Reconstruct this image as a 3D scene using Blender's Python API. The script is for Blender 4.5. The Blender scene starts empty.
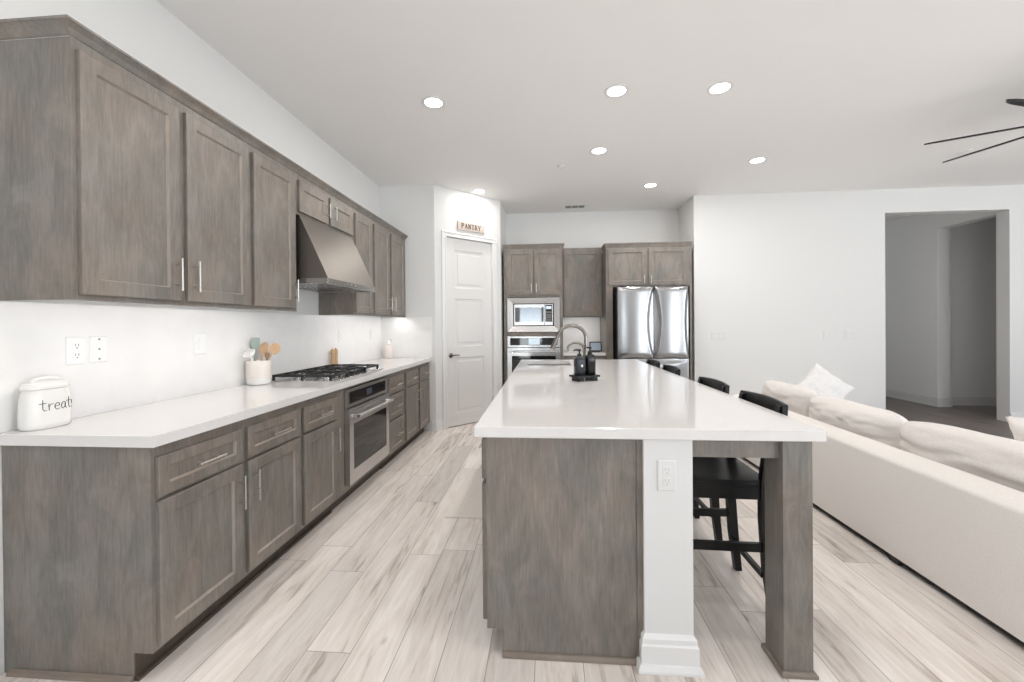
import bpy, bmesh, math, random
from mathutils import Vector, Matrix, noise

S = bpy.context.scene
COL = S.collection
PI = math.pi

# ------------------------------------------------------------------ camera
F, YAW, PITCH, ROLL, CAMH, SHY = 415.0, 0.07982, -0.00477, -0.00824, 1.30247, -13.532
def cam_vec(a, b, f):
    cr, sr = math.cos(ROLL), math.sin(ROLL)
    xr = cr*a - sr*b; zu = sr*a + cr*b
    cp, sp = math.cos(PITCH), math.sin(PITCH)
    yr = cp*f - sp*zu; z = sp*f + cp*zu
    c, s = math.cos(YAW), math.sin(YAW)
    return Vector((c*xr - s*yr, s*xr + c*yr, z))
cd = bpy.data.cameras.new('camera')
cam = bpy.data.objects.new('camera', cd); COL.objects.link(cam)
cd.sensor_width = 36.0; cd.lens = F*36.0/1024.0
cd.shift_y = SHY/1024.0
cd.clip_start = 0.05; cd.clip_end = 100
R, U, B = cam_vec(1,0,0), cam_vec(0,1,0), -cam_vec(0,0,1)
cam.matrix_world = Matrix(((R.x,U.x,B.x,0),(R.y,U.y,B.y,0),(R.z,U.z,B.z,CAMH),(0,0,0,1)))
S.camera = cam

# ------------------------------------------------------------------ world, exposure
S.view_settings.view_transform = 'Standard'
S.view_settings.look = 'None'
S.view_settings.gamma = 1.0
S.view_settings.use_curve_mapping = False
S.view_settings.exposure = -0.05
WORLD_STRENGTH = 11.0
LAMP_POWER = 8.2
S.cycles.max_bounces = 16; S.cycles.diffuse_bounces = 10; S.cycles.glossy_bounces = 6
w = bpy.data.worlds.new('world'); S.world = w; w.use_nodes = True
wn = w.node_tree.nodes; wl = w.node_tree.links
wbg = wn['Background']
tcw = wn.new('ShaderNodeTexCoord'); sx = wn.new('ShaderNodeSeparateXYZ'); rw = wn.new('ShaderNodeValToRGB')
wl.new(tcw.outputs['Generated'], sx.inputs[0]); wl.new(sx.outputs['Z'], rw.inputs[0]); wl.new(rw.outputs[0], wbg.inputs[0])
rw.color_ramp.elements[0].position = 0.0; rw.color_ramp.elements[0].color = (0.93,0.97,1.0,1)  # below the horizon brighter than the sky, added to light the ceiling
rw.color_ramp.elements[1].position = 0.5; rw.color_ramp.elements[1].color = (0.38,0.43,0.50,1)
e = rw.color_ramp.elements.new(0.04); e.color = (0.46,0.50,0.55,1)
wbg.inputs[1].default_value = WORLD_STRENGTH

def portal(name, loc, rot, sx_, sy_):
    l = bpy.data.lights.new(name, 'AREA'); l.shape = 'RECTANGLE'; l.size = sx_; l.size_y = sy_
    l.cycles.is_portal = True
    o = bpy.data.objects.new(name, l); COL.objects.link(o); o.location = loc; o.rotation_euler = rot
REAR_Y, RIGHT_X = -4.0, 9.0
portal('daylight_portal', (-.55, REAR_Y-0.20, 1.2), (PI/2,0,0), 0.98, 2.4)      # faces +Y
portal('daylight_portal', (5.60, REAR_Y-0.20, 1.28), (PI/2,0,0), 3.0, 2.5)
portal('daylight_portal', (RIGHT_X+0.17, -1.0, 1.5), (0,PI/2,0), 2.2, 4.4)     # faces -X

# ------------------------------------------------------------------ materials
def new_mat(name):
    m = bpy.data.materials.new(name); m.use_nodes = True
    return m, m.node_tree.nodes, m.node_tree.links, m.node_tree.nodes['Principled BSDF']
def plain(name, col, rough=0.5, metal=0.0, spec=0.5, coat=0.0, noise_scale=0, noise_amt=0.0, bump=0.0, bump_scale=200):
    m, n, l, b = new_mat(name)
    b.inputs['Base Color'].default_value = (*col, 1); b.inputs['Roughness'].default_value = rough
    b.inputs['Metallic'].default_value = metal; b.inputs['Specular IOR Level'].default_value = spec
    b.inputs['Coat Weight'].default_value = coat
    if noise_amt:
        tc = n.new('ShaderNodeTexCoord'); nz = n.new('ShaderNodeTexNoise'); nz.inputs['Scale'].default_value = noise_scale
        nz.inputs['Detail'].default_value = 4
        l.new(tc.outputs['Object'], nz.inputs['Vector'])
        r = n.new('ShaderNodeValToRGB'); r.color_ramp.elements[0].position = .3; r.color_ramp.elements[1].position = .7
        r.color_ramp.elements[0].color = (*[c*(1-noise_amt) for c in col], 1)
        r.color_ramp.elements[1].color = (*[min(1, c*(1+noise_amt)) for c in col], 1)
        l.new(nz.outputs['Fac'], r.inputs[0]); l.new(r.outputs[0], b.inputs['Base Color'])
    if bump:
        tc = n.new('ShaderNodeTexCoord'); nz = n.new('ShaderNodeTexNoise'); nz.inputs['Scale'].default_value = bump_scale
        l.new(tc.outputs['Object'], nz.inputs['Vector'])
        bp = n.new('ShaderNodeBump'); bp.inputs['Strength'].default_value = bump; bp.inputs['Distance'].default_value = .002
        l.new(nz.outputs['Fac'], bp.inputs['Height']); l.new(bp.outputs[0], b.inputs['Normal'])
    return m

def wood(name, dark, light, grain=(60,60,2.2), blotch=2.2, rough=0.42):
    m, n, l, b = new_mat(name)
    tc = n.new('ShaderNodeTexCoord')
    mp = n.new('ShaderNodeMapping'); mp.inputs['Scale'].default_value = grain
    l.new(tc.outputs['Object'], mp.inputs[0])
    g = n.new('ShaderNodeTexNoise'); g.inputs['Scale'].default_value = 1.0; g.inputs['Detail'].default_value = 6; g.inputs['Roughness'].default_value = .6; g.inputs['Distortion'].default_value = .4
    l.new(mp.outputs[0], g.inputs['Vector'])
    mp2 = n.new('ShaderNodeMapping'); mp2.inputs['Scale'].default_value = (2.4,2.4,1)
    l.new(tc.outputs['Object'], mp2.inputs[0])
    q = n.new('ShaderNodeTexNoise'); q.inputs['Scale'].default_value = blotch; q.inputs['Detail'].default_value = 8; q.inputs['Roughness'].default_value = .6; q.inputs['Distortion'].default_value = .8
    l.new(mp2.outputs[0], q.inputs['Vector'])
    mix = n.new('ShaderNodeMath'); mix.operation = 'MULTIPLY_ADD'; mix.inputs[1].default_value = .40
    l.new(g.outputs['Fac'], mix.inputs[0])
    m2 = n.new('ShaderNodeMath'); m2.operation = 'MULTIPLY'; m2.inputs[1].default_value = .60
    l.new(q.outputs['Fac'], m2.inputs[0]); l.new(m2.outputs[0], mix.inputs[2])
    r = n.new('ShaderNodeValToRGB')
    r.color_ramp.elements[0].position = .34; r.color_ramp.elements[0].color = (*dark,1)
    r.color_ramp.elements[1].position = .66; r.color_ramp.elements[1].color = (*light,1)
    l.new(mix.outputs[0], r.inputs[0])
    hn = n.new('ShaderNodeTexNoise'); hn.inputs['Scale'].default_value = 3.1; hn.inputs['Detail'].default_value = 3
    l.new(tc.outputs['Object'], hn.inputs['Vector'])
    hr = n.new('ShaderNodeValToRGB'); hr.color_ramp.elements[0].position = .38; hr.color_ramp.elements[0].color = (.90,.93,.93,1)
    hr.color_ramp.elements[1].position = .62; hr.color_ramp.elements[1].color = (1.0,.945,.895,1)
    l.new(hn.outputs['Fac'], hr.inputs[0])
    mu = n.new('ShaderNodeMix'); mu.data_type = 'RGBA'; mu.blend_type = 'MULTIPLY'; mu.inputs['Factor'].default_value = 1
    l.new(r.outputs[0], mu.inputs['A']); l.new(hr.outputs[0], mu.inputs['B'])
    mp3 = n.new('ShaderNodeMapping'); mp3.inputs['Scale'].default_value = tuple(c*.42 if c > 20 else c*2.6 for c in grain)
    l.new(tc.outputs['Object'], mp3.inputs[0])
    fk = n.new('ShaderNodeTexNoise'); fk.inputs['Scale'].default_value = 1; fk.inputs['Detail'].default_value = 7; fk.inputs['Roughness'].default_value = .7
    l.new(mp3.outputs[0], fk.inputs['Vector'])
    fr_ = n.new('ShaderNodeMapRange'); fr_.inputs['From Min'].default_value = .60; fr_.inputs['From Max'].default_value = .78
    fr_.inputs['To Min'].default_value = 1.0; fr_.inputs['To Max'].default_value = .76
    l.new(fk.outputs['Fac'], fr_.inputs['Value'])
    fm = n.new('ShaderNodeMix'); fm.data_type = 'RGBA'; fm.blend_type = 'MULTIPLY'; fm.inputs['Factor'].default_value = 1
    cc = n.new('ShaderNodeCombineColor')
    for q in range(3): l.new(fr_.outputs[0], cc.inputs[q])
    l.new(mu.outputs['Result'], fm.inputs['A']); l.new(cc.outputs[0], fm.inputs['B'])
    l.new(fm.outputs['Result'], b.inputs['Base Color'])
    b.inputs['Roughness'].default_value = rough
    bp = n.new('ShaderNodeBump'); bp.inputs['Strength'].default_value = .08; bp.inputs['Distance'].default_value = .001
    l.new(g.outputs['Fac'], bp.inputs['Height']); l.new(bp.outputs[0], b.inputs['Normal'])
    return m

def floor_mat(name='pale_oak_planks', k=(1,1,1)):
    m, n, l, b = new_mat(name)
    def math_(op, a=None, b_=None, c=None):
        x = n.new('ShaderNodeMath'); x.operation = op
        for i, v in enumerate((a, b_, c)):
            if v is None: continue
            if isinstance(v, (int, float)): x.inputs[i].default_value = v
            else: l.new(v, x.inputs[i])
        return x.outputs[0]
    geo = n.new('ShaderNodeNewGeometry'); s = n.new('ShaderNodeSeparateXYZ'); l.new(geo.outputs['Position'], s.inputs[0])
    X, Y = s.outputs['X'], s.outputs['Y']
    W_, L_ = 0.184, 1.42
    ux = math_('DIVIDE', math_('ADD', X, 0.049+W_*30), W_)
    row = math_('FLOOR', ux); fx = math_('FRACT', ux)
    wn1 = n.new('ShaderNodeTexWhiteNoise'); wn1.noise_dimensions = '1D'; l.new(row, wn1.inputs['W'])
    uy = math_('ADD', math_('DIVIDE', math_('ADD', Y, 20), L_), wn1.outputs['Value'])
    colm = math_('FLOOR', uy); fy = math_('FRACT', uy)
    idv = math_('ADD', math_('MULTIPLY', row, 17.31), math_('MULTIPLY', colm, 3.77))
    wn2 = n.new('ShaderNodeTexWhiteNoise'); wn2.noise_dimensions = '1D'; l.new(idv, wn2.inputs['W'])
    rnd = wn2.outputs['Value']
    # grain, stretched along the plank
    cmb = n.new('ShaderNodeCombineXYZ')
    l.new(math_('MULTIPLY', X, 36.0), cmb.inputs[0]); l.new(math_('MULTIPLY', Y, 3.4), cmb.inputs[1]); l.new(math_('MULTIPLY', rnd, 40), cmb.inputs[2])
    g = n.new('ShaderNodeTexNoise'); g.inputs['Scale'].default_value = 1.0; g.inputs['Detail'].default_value = 8; g.inputs['Roughness'].default_value = .62; g.inputs['Distortion'].default_value = .6
    l.new(cmb.outputs[0], g.inputs['Vector'])
    cmb2 = n.new('ShaderNodeCombineXYZ')
    l.new(math_('MULTIPLY', X, 5.0), cmb2.inputs[0]); l.new(math_('MULTIPLY', Y, 1.1), cmb2.inputs[1]); l.new(math_('MULTIPLY', rnd, 23), cmb2.inputs[2])
    g2 = n.new('ShaderNodeTexNoise'); g2.inputs['Scale'].default_value = 1.0; g2.inputs['Detail'].default_value = 3
    l.new(cmb2.outputs[0], g2.inputs['Vector'])
    t = math_('ADD', math_('MULTIPLY', g.outputs['Fac'], .55), math_('MULTIPLY', g2.outputs['Fac'], .45))
    r = n.new('ShaderNodeValToRGB')
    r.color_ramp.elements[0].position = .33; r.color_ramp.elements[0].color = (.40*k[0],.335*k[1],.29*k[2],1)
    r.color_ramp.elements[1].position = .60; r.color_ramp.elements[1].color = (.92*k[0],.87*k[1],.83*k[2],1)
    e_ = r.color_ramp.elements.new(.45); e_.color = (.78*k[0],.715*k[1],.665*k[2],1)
    l.new(t, r.inputs[0])
    # plank to plank tone
    tone = math_('ADD', math_('MULTIPLY', rnd, .24), .84)
    mx = n.new('ShaderNodeMix'); mx.data_type = 'RGBA'; mx.blend_type = 'MULTIPLY'; mx.inputs['Factor'].default_value = 1
    cg = n.new('ShaderNodeCombineColor'); l.new(tone, cg.inputs[0]); l.new(tone, cg.inputs[1]); l.new(tone, cg.inputs[2])
    l.new(r.outputs[0], mx.inputs['A']); l.new(cg.outputs[0], mx.inputs['B'])
    # knots
    vo = n.new('ShaderNodeTexVoronoi'); vo.inputs['Scale'].default_value = 1.0
    cmb3 = n.new('ShaderNodeCombineXYZ'); l.new(math_('MULTIPLY', X, 3.4), cmb3.inputs[0]); l.new(math_('MULTIPLY', Y, 1.7), cmb3.inputs[1]); l.new(rnd, cmb3.inputs[2])
    l.new(cmb3.outputs[0], vo.inputs['Vector'])
    kn = math_('SMOOTH_MIN', math_('MULTIPLY', vo.outputs['Distance'], 16.0), 1.0, .3)
    mk = n.new('ShaderNodeMix'); mk.data_type = 'RGBA'; mk.inputs['A'].default_value = (.2,.16,.14,1)
    l.new(kn, mk.inputs['Factor']); l.new(mx.outputs['Result'], mk.inputs['B'])
    # seams
    ex = math_('MINIMUM', fx, math_('SUBTRACT', 1.0, fx)); ey = math_('MINIMUM', fy, math_('SUBTRACT', 1.0, fy))
    sm = math_('MINIMUM', math_('MULTIPLY', ex, W_/.0022), math_('MULTIPLY', ey, L_/.0022))
    sm = math_('MINIMUM', sm, 1.0)
    ms = n.new('ShaderNodeMix'); ms.data_type = 'RGBA'; ms.inputs['A'].default_value = (.21,.17,.15,1)
    l.new(sm, ms.inputs['Factor']); l.new(mk.outputs['Result'], ms.inputs['B'])
    l.new(ms.outputs['Result'], b.inputs['Base Color'])
    b.inputs['Roughness'].default_value = .42; b.inputs['Specular IOR Level'].default_value = .4
    bp = n.new('ShaderNodeBump'); bp.inputs['Strength'].default_value = .25; bp.inputs['Distance'].default_value = .002
    l.new(math_('ADD', sm, math_('MULTIPLY', g.outputs['Fac'], .15)), bp.inputs['Height']); l.new(bp.outputs[0], b.inputs['Normal'])
    return m

def brushed(name, col=(.58,.575,.57), rough=.26, scale=(2,2,60), metal=1.0):
    m, n, l, b = new_mat(name)
    b.inputs['Base Color'].default_value = (*col,1); b.inputs['Metallic'].default_value = metal
    tc = n.new('ShaderNodeTexCoord'); mp = n.new('ShaderNodeMapping'); mp.inputs['Scale'].default_value = scale
    l.new(tc.outputs['Object'], mp.inputs[0])
    nz = n.new('ShaderNodeTexNoise'); nz.inputs['Scale'].default_value = 1; nz.inputs['Detail'].default_value = 3
    l.new(mp.outputs[0], nz.inputs['Vector'])
    mr = n.new('ShaderNodeMapRange'); mr.inputs['To Min'].default_value = rough-.015; mr.inputs['To Max'].default_value = rough+.02
    l.new(nz.outputs['Fac'], mr.inputs['Value']); l.new(mr.outputs[0], b.inputs['Roughness'])
    return m

def emit(name, col, strength):
    m, n, l, b = new_mat(name)
    b.inputs['Base Color'].default_value = (*col,1)
    b.inputs['Emission Color'].default_value = (*col,1); b.inputs['Emission Strength'].default_value = strength
    return m

def pane_mat():
    m, n, l, b = new_mat('window_glass'); n.remove(b)
    out = n['Material Output']; tr = n.new('ShaderNodeBsdfTransparent'); gl = n.new('ShaderNodeBsdfGlossy'); gl.inputs['Roughness'].default_value = .02
    tr.inputs[0].default_value = (.97,.98,.98,1)
    mx = n.new('ShaderNodeMixShader'); mx.inputs[0].default_value = .06
    l.new(tr.outputs[0], mx.inputs[1]); l.new(gl.outputs[0], mx.inputs[2]); l.new(mx.outputs[0], out.inputs[0])
    return m

M = {}
M['wood'] = wood('grey_stained_maple', (.140,.126,.114), (.275,.249,.226), (105,105,9.0), 3.6)
M['wood_edge'] = wood('profile_edge_painted_highlight', (.24,.205,.18), (.36,.315,.28), (105,105,9.0))  # lighter wood: edge highlight painted into the door profile ring
M['wood_toe'] = wood('toe_kick_stain', (.06,.045,.036), (.10,.078,.062))  # dark brown toe kick boards and their shoe strip
M['shoe'] = wood('shoe_moulding_stain', (.20,.165,.14), (.30,.25,.215), grain=(2,40,40))
M['wall'] = plain('wall_paint', (.71,.71,.706), .75, bump=.15, bump_scale=160)
M['ceiling'] = plain('ceiling_paint', (.87,.862,.857), .85, bump=.2, bump_scale=120)
M['trim'] = plain('white_trim_paint', (.76,.76,.76), .45)
M['door_white'] = plain('white_door_paint', (.72,.715,.71), .4)
M['quartz'] = plain('white_quartz', (.72,.705,.70), .07, spec=.5, noise_scale=60, noise_amt=.012)
M['splash'] = plain('backsplash_slab', (.80,.795,.79), .28, noise_scale=9, noise_amt=.02)
M['floor'] = floor_mat()
M['floor_dark'] = floor_mat('darker_planks', (.27,.25,.245))  # plank pattern scaled darker, for the hall and the floor before it
M['steel'] = brushed('brushed_stainless')
M['steel_v'] = brushed('brushed_stainless_vertical_sheen', (.37,.372,.38), .25, (60,60,2))
M['hood'] = brushed('hood_stainless', (.25,.225,.205), .42, (40,3,40))
M['nickel'] = brushed('satin_nickel', (.62,.60,.57), .28, (30,30,30))
M['faucet'] = brushed('faucet_nickel', (.27,.25,.23), .24, (30,30,30))
M['chrome'] = plain('polished_steel', (.8,.8,.8), .1, 1.0)
M['black_glass'] = plain('black_glass', (.008,.008,.009), .04, spec=.6)
M['grey_glass'] = plain('smoky_mirror_glass', (.16,.17,.18), .03, metal=.6)
M['black_iron'] = plain('cast_iron', (.02,.02,.021), .45, bump=.3)
M['black_wood'] = plain('black_painted_wood', (.0065,.0065,.007), .36, spec=.30)
M['black_metal'] = plain('matte_black_metal', (.012,.012,.013), .4)
M['black_plastic'] = plain('black_plastic', (.015,.015,.016), .5)
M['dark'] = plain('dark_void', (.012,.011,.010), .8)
M['ceramic'] = plain('white_glazed_ceramic', (.80,.785,.765), .18, coat=.3)
M['crock_raw'] = plain('speckled_cream_stoneware', (.74,.69,.635), .45, noise_scale=120, noise_amt=.05)
M['beech'] = wood('beech_utensil', (.50,.32,.18), (.68,.47,.29), (30,30,8))
M['darkbeech'] = wood('walnut_utensil', (.20,.11,.06), (.32,.19,.11), (30,30,8))
M['sage'] = plain('sage_silicone', (.27,.33,.30), .5)
M['white_plastic'] = plain('white_plastic', (.80,.80,.79), .35)
M['plate'] = plain('wall_plate', (.84,.84,.83), .35)
M['plate_edge'] = plain('socket_shadow_grey', (.20,.20,.20), .5)
M['plate_soft'] = plain('socket_soft_grey', (.50,.50,.50), .5)
M['ink'] = plain('black_lettering', (.03,.03,.03), .5)
M['sign_ink'] = plain('brown_lettering', (.055,.030,.022), .6)
M['sign'] = plain('whitewashed_sign_wood', (.52,.455,.41), .7, noise_scale=30, noise_amt=.08)
M['bottle'] = plain('charcoal_glass_bottle', (.020,.025,.032), .22, spec=.4)
M['bottle_dark'] = plain('black_bottle', (.006,.007,.008), .22, spec=.35)
M['linen'] = plain('cream_linen', (.84,.81,.78), .9, spec=.15, noise_scale=160, noise_amt=.05, bump=.6, bump_scale=500)
M['linen_warm'] = plain('oatmeal_cushion_fabric', (.80,.765,.74), .92, spec=.12, noise_scale=90, noise_amt=.04, bump=.5, bump_scale=420)
M['linen_grey'] = plain('pale_grey_linen', (.76,.75,.745), .92, spec=.12, noise_scale=70, noise_amt=.06, bump=.5, bump_scale=420)
M['mat'] = plain('cream_mat_weave', (.82,.77,.72), .9, noise_scale=80, noise_amt=.08, bump=.6, bump_scale=300)
M['lamp'] = emit('led_disc', (1,.97,.93), 9.0)
M['led'] = emit('led_strip', (1,.98,.96), 20.0)
M['screen'] = emit('display_screen', (.04,.05,.07), .2)
M['screen_lit'] = emit('display_screen_clock', (.55,.65,.75), .45)
M['screen_dim'] = emit('display_screen_dim', (.25,.30,.36), .22)
M['glass'] = pane_mat()
M['sleeve'] = plain('blush_bottle_glaze', (.78,.70,.66), .3)
M['stucco'] = plain('hall_wall_lightened', (.91,.91,.905), .8)  # wall paint lightened to stand in for light missing in the hall

# ------------------------------------------------------------------ helpers
def world_loc(o):
    v = Vector((0,0,0))
    while o is not None:
        v += o.location; o = o.parent
    return v
def obj(name, bm, mat, parent=None, smooth=None, label=None):
    me = bpy.data.meshes.new(name)
    bmesh.ops.recalc_face_normals(bm, faces=bm.faces)
    bm.to_mesh(me); bm.free()
    o = bpy.data.objects.new(name, me); COL.objects.link(o)
    for mm in (mat if isinstance(mat, (list, tuple)) else [mat]): me.materials.append(mm)
    if parent is not None:
        o.parent = parent
        me.transform(Matrix.Translation(-world_loc(parent)))
    if smooth is not None:
        for p in me.polygons: p.use_smooth = True
        me.set_sharp_from_angle(angle=math.radians(smooth))
    if label: o['label'] = label
    return o
def thing(name, label, cat, loc=(0,0,0), group=None):
    o = bpy.data.objects.new(name, None); COL.objects.link(o)
    o.location = loc; o.empty_display_size = .1
    o['label'] = label; o['category'] = cat
    if group: o['group'] = group
    return o
def tag(o, label, cat, group=None):
    # origin to the base of the mesh
    me = o.data
    vs = [v.co for v in me.vertices]
    c = Vector(((min(v.x for v in vs)+max(v.x for v in vs))/2, (min(v.y for v in vs)+max(v.y for v in vs))/2, min(v.z for v in vs)))
    me.transform(Matrix.Translation(-c)); o.location = o.location + c
    o['label'] = label; o['category'] = cat
    if group: o['group'] = group
    return o
def struct(name, bm, mat, parent=None, smooth=None):
    o = obj(name, bm, mat, parent, smooth)
    if parent is None: o['kind'] = 'structure'
    return o
def BM(): return bmesh.new()
def box(bm, x0, x1, y0, y1, z0, z1, bev=0.0, mi=0):
    x0, x1 = min(x0,x1), max(x0,x1); y0, y1 = min(y0,y1), max(y0,y1); z0, z1 = min(z0,z1), max(z0,z1)
    vs = [bm.verts.new(p) for p in ((x0,y0,z0),(x1,y0,z0),(x1,y1,z0),(x0,y1,z0),(x0,y0,z1),(x1,y0,z1),(x1,y1,z1),(x0,y1,z1))]
    fs = [bm.faces.new([vs[i] for i in f]) for f in ((0,3,2,1),(4,5,6,7),(0,1,5,4),(1,2,6,5),(2,3,7,6),(3,0,4,7))]
    for f in fs: f.material_index = mi
    if bev > 0:
        es = set()
        for f in fs: es.update(f.edges)
        r = bmesh.ops.bevel(bm, geom=list(es), offset=bev, segments=2, affect='EDGES', profile=.6)
        for f in r['faces']: f.material_index = mi
    return vs
def prism(bm, pts, axis, a0, a1, mi=0):
    """pts = polygon in the other two axes, extruded along axis from a0 to a1"""
    def P(p, a):
        if axis == 'x': return (a, p[0], p[1])
        if axis == 'y': return (p[0], a, p[1])
        return (p[0], p[1], a)
    A = [bm.verts.new(P(p,a0)) for p in pts]; Bv = [bm.verts.new(P(p,a1)) for p in pts]
    n = len(pts); fs = [bm.faces.new(A), bm.faces.new(Bv[::-1])]
    for i in range(n): fs.append(bm.faces.new((A[i], Bv[i], Bv[(i+1)%n], A[(i+1)%n])))
    for f in fs: f.material_index = mi
def ringloft(bm, rings, cap0=True, cap1=True, closed=True, mi=0):
    V = [[bm.verts.new(p) for p in r] for r in rings]
    n = len(rings[0]); fs = []
    for a, b in zip(V, V[1:]):
        for i in range(n if closed else n-1):
            fs.append(bm.faces.new((a[i], a[(i+1)%n], b[(i+1)%n], b[i])))
    if cap0: fs.append(bm.faces.new(V[0][::-1]))
    if cap1: fs.append(bm.faces.new(V[-1]))
    for f in fs: f.material_index = mi
    return V
def lathe(bm, prof, c=(0,0,0), seg=32, mi=0, sx_=1, sy_=1):
    rings = [[(c[0]+r*sx_*math.cos(2*PI*i/seg), c[1]+r*sy_*math.sin(2*PI*i/seg), c[2]+z) for i in range(seg)] for r, z in prof]
    return ringloft(bm, rings, mi=mi)
def tube(bm, pts, r, seg=12, mi=0, caps=True):
    pts = [Vector(p) for p in pts]; n = len(pts)
    rad = r if isinstance(r, (list, tuple)) else [r]*n
    t0 = (pts[1]-pts[0]).normalized()
    up = Vector((0,0,1)) if abs(t0.z) < .9 else Vector((1,0,0))
    nrm = (up - t0*up.dot(t0)).normalized(); rings = []
    for i in range(n):
        t = (pts[min(i+1,n-1)]-pts[max(i-1,0)]).normalized()
        nrm = (nrm - t*nrm.dot(t)).normalized(); bi = t.cross(nrm)
        rings.append([pts[i]+(nrm*math.cos(2*PI*k/seg)+bi*math.sin(2*PI*k/seg))*rad[i] for k in range(seg)])
    ringloft(bm, rings, caps, caps, mi=mi)
def bar(bm, p0, p1, w, d, updir=(0,0,1), w1=None, d1=None, mi=0):
    """rectangular bar from p0 to p1, section w (side) x d (up)"""
    p0, p1 = Vector(p0), Vector(p1); t = (p1-p0).normalized(); u = Vector(updir)
    u = (u - t*u.dot(t)).normalized(); s = t.cross(u)
    w1 = w if w1 is None else w1; d1 = d if d1 is None else d1
    rs = []
    for p, ww, dd in ((p0,w,d),(p1,w1,d1)):
        rs.append([p+s*(a*ww/2)+u*(b*dd/2) for a, b in ((-1,-1),(1,-1),(1,1),(-1,1))])
    ringloft(bm, rs, mi=mi)
class Frame:
    """local plane: o origin, u across, n outward, z up"""
    def __init__(s, o, u, n): s.o, s.u, s.n = Vector(o), Vector(u).normalized(), Vector(n).normalized()
    def p(s, a, z, d=0): return s.o + s.u*a + s.n*d + Vector((0,0,z))
def rectloft(bm, fr, a0, a1, z0, z1, rings, mi=0, back=True, fill=True, fill_mi=None):
    """rings = [(inset, depth)...] concentric rectangles"""
    R_ = []
    for it in rings:
        ins, d = it
        R_.append([fr.p(a0+ins, z0+ins, d), fr.p(a1-ins, z0+ins, d), fr.p(a1-ins, z1-ins, d), fr.p(a0+ins, z1-ins, d)])
    V = ringloft(bm, R_, back, False, mi=mi)
    if fill:
        f = bm.faces.new(V[-1]); f.material_index = mi if fill_mi is None else fill_mi
def fbox(bm, fr, a0, a1, z0, z1, d0, d1, c=0.0015, mi=0):
    rectloft(bm, fr, a0, a1, z0, z1, [(0,d0),(0,d1-c),(c,d1)], mi=mi)

def shaker(name, fr, a0, a1, z0, z1, parent, t=.019, rail=.057, d0=.001, mat='wood'):
    bm = BM()
    w_ = min(rail, (z1-z0)*.28)
    rectloft(bm, fr, a0, a1, z0, z1, [(0,d0),(0,d0+t-.0025),(.0025,d0+t),(w_,d0+t)], fill=False)
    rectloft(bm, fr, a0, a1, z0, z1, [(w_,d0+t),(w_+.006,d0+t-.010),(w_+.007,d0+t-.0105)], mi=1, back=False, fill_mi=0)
    bmesh.ops.remove_doubles(bm, verts=bm.verts, dist=1e-6)
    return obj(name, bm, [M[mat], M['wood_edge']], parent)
def pull(fr, a, z, length, vertical, parent, d0=.020, r=.0047):
    bm = BM(); off = .033; h = length/2
    if vertical: A, Bp = fr.p(a, z-h, d0+off), fr.p(a, z+h, d0+off); q = [(a, z-h*.62), (a, z+h*.62)]
    else: A, Bp = fr.p(a-h, z, d0+off), fr.p(a+h, z, d0+off); q = [(a-h*.62, z), (a+h*.62, z)]
    tube(bm, [A, Bp], r, 10)
    for aa, zz in q: tube(bm, [fr.p(aa, zz, d0-.001), fr.p(aa, zz, d0+off)], r*.8, 8)
    return obj('handle', bm, M['nickel'], parent, smooth=40)

# ------------------------------------------------------------------ key dimensions
XW = -2.0577                      # left wall face
XF = XW + .61                     # base face frames
XU = XW + .33                     # upper face frames
CT, CB = .914, .8714              # counter top and underside
ZC = 3.054
YP = 5.05                         # wall that ends the counter
BK = 6.50                         # back wall face
YR = 5.842                        # living wall face
XR = 2.03                         # return wall beside the fridge

# ------------------------------------------------------------------ the setting
bm = BM(); box(bm, -2.3, RIGHT_X+.15, REAR_Y-.15, 4.50, -.12, 0); box(bm, -2.3, 4.2, 4.50, 9.8, -.12, 0); struct('floor', bm, M['floor'])
bm = BM(); box(bm, 4.2, RIGHT_X+.15, 4.50, 9.8, -.12, 0); struct('floor', bm, M['floor_dark'])
bm = BM(); box(bm, -2.3, RIGHT_X+.15, REAR_Y-.15, 9.8, ZC, ZC+.15); struct('ceiling', bm, M['ceiling'])
bm = BM(); box(bm, XW-.15, XW, REAR_Y-.15, BK+.15, 0, ZC); struct('wall_left', bm, M['wall'])
# pantry corner: cross wall, diagonal wall with the door, side return
A = Vector((-1.358, YP, 0)); Bd = Vector((-.618, 5.800, 0))
du = (Bd-A).normalized(); dn = Vector((du.y, -du.x, 0)); DL = (Bd-A).length
FD = Frame(A, du, dn)
DA0, DA1, DZ = .168, .905, 2.432
bm = BM()
prism(bm, [(XW, YP), (A.x, YP), (A.x-.06, YP+.12), (XW, YP+.12)], 'z', 0, ZC)
def fd_seg(a0, a1, z0, z1, t=.12, skew0=0, skew1=0):
    P_ = [FD.p(a0,0,0), FD.p(a1,0,0), FD.p(a1-skew1,0,-t), FD.p(a0+skew0,0,-t)]
    prism(bm, [(p.x,p.y) for p in P_], 'z', z0, z1)
fd_seg(0, DA0-.003, 0, ZC); fd_seg(DA1+.003, DL, 0, ZC); fd_seg(DA0-.003, DA1+.003, DZ+.004, ZC)
prism(bm, [(-.618,5.80), (-.603,BK), (-.72,BK), (-.72,5.80)], 'z', 0, ZC)
struct('wall_pantry', bm, M['wall'])
bm = BM(); box(bm, XW, XR+.16, BK, BK+.15, 0, ZC); struct('wall_back', bm, M['wall'])
OX0, OX1, OZ = 4.468, 5.968, 2.745
bm = BM()
box(bm, XR, XR+.16, YR, BK, 0, ZC)
box(bm, XR+.16, OX0, YR, YR+.16, 0, ZC); box(bm, OX1, RIGHT_X, YR, YR+.16, 0, ZC); box(bm, OX0, OX1, YR, YR+.16, OZ, ZC)
struct('wall_living', bm, M['wall'])
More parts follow.
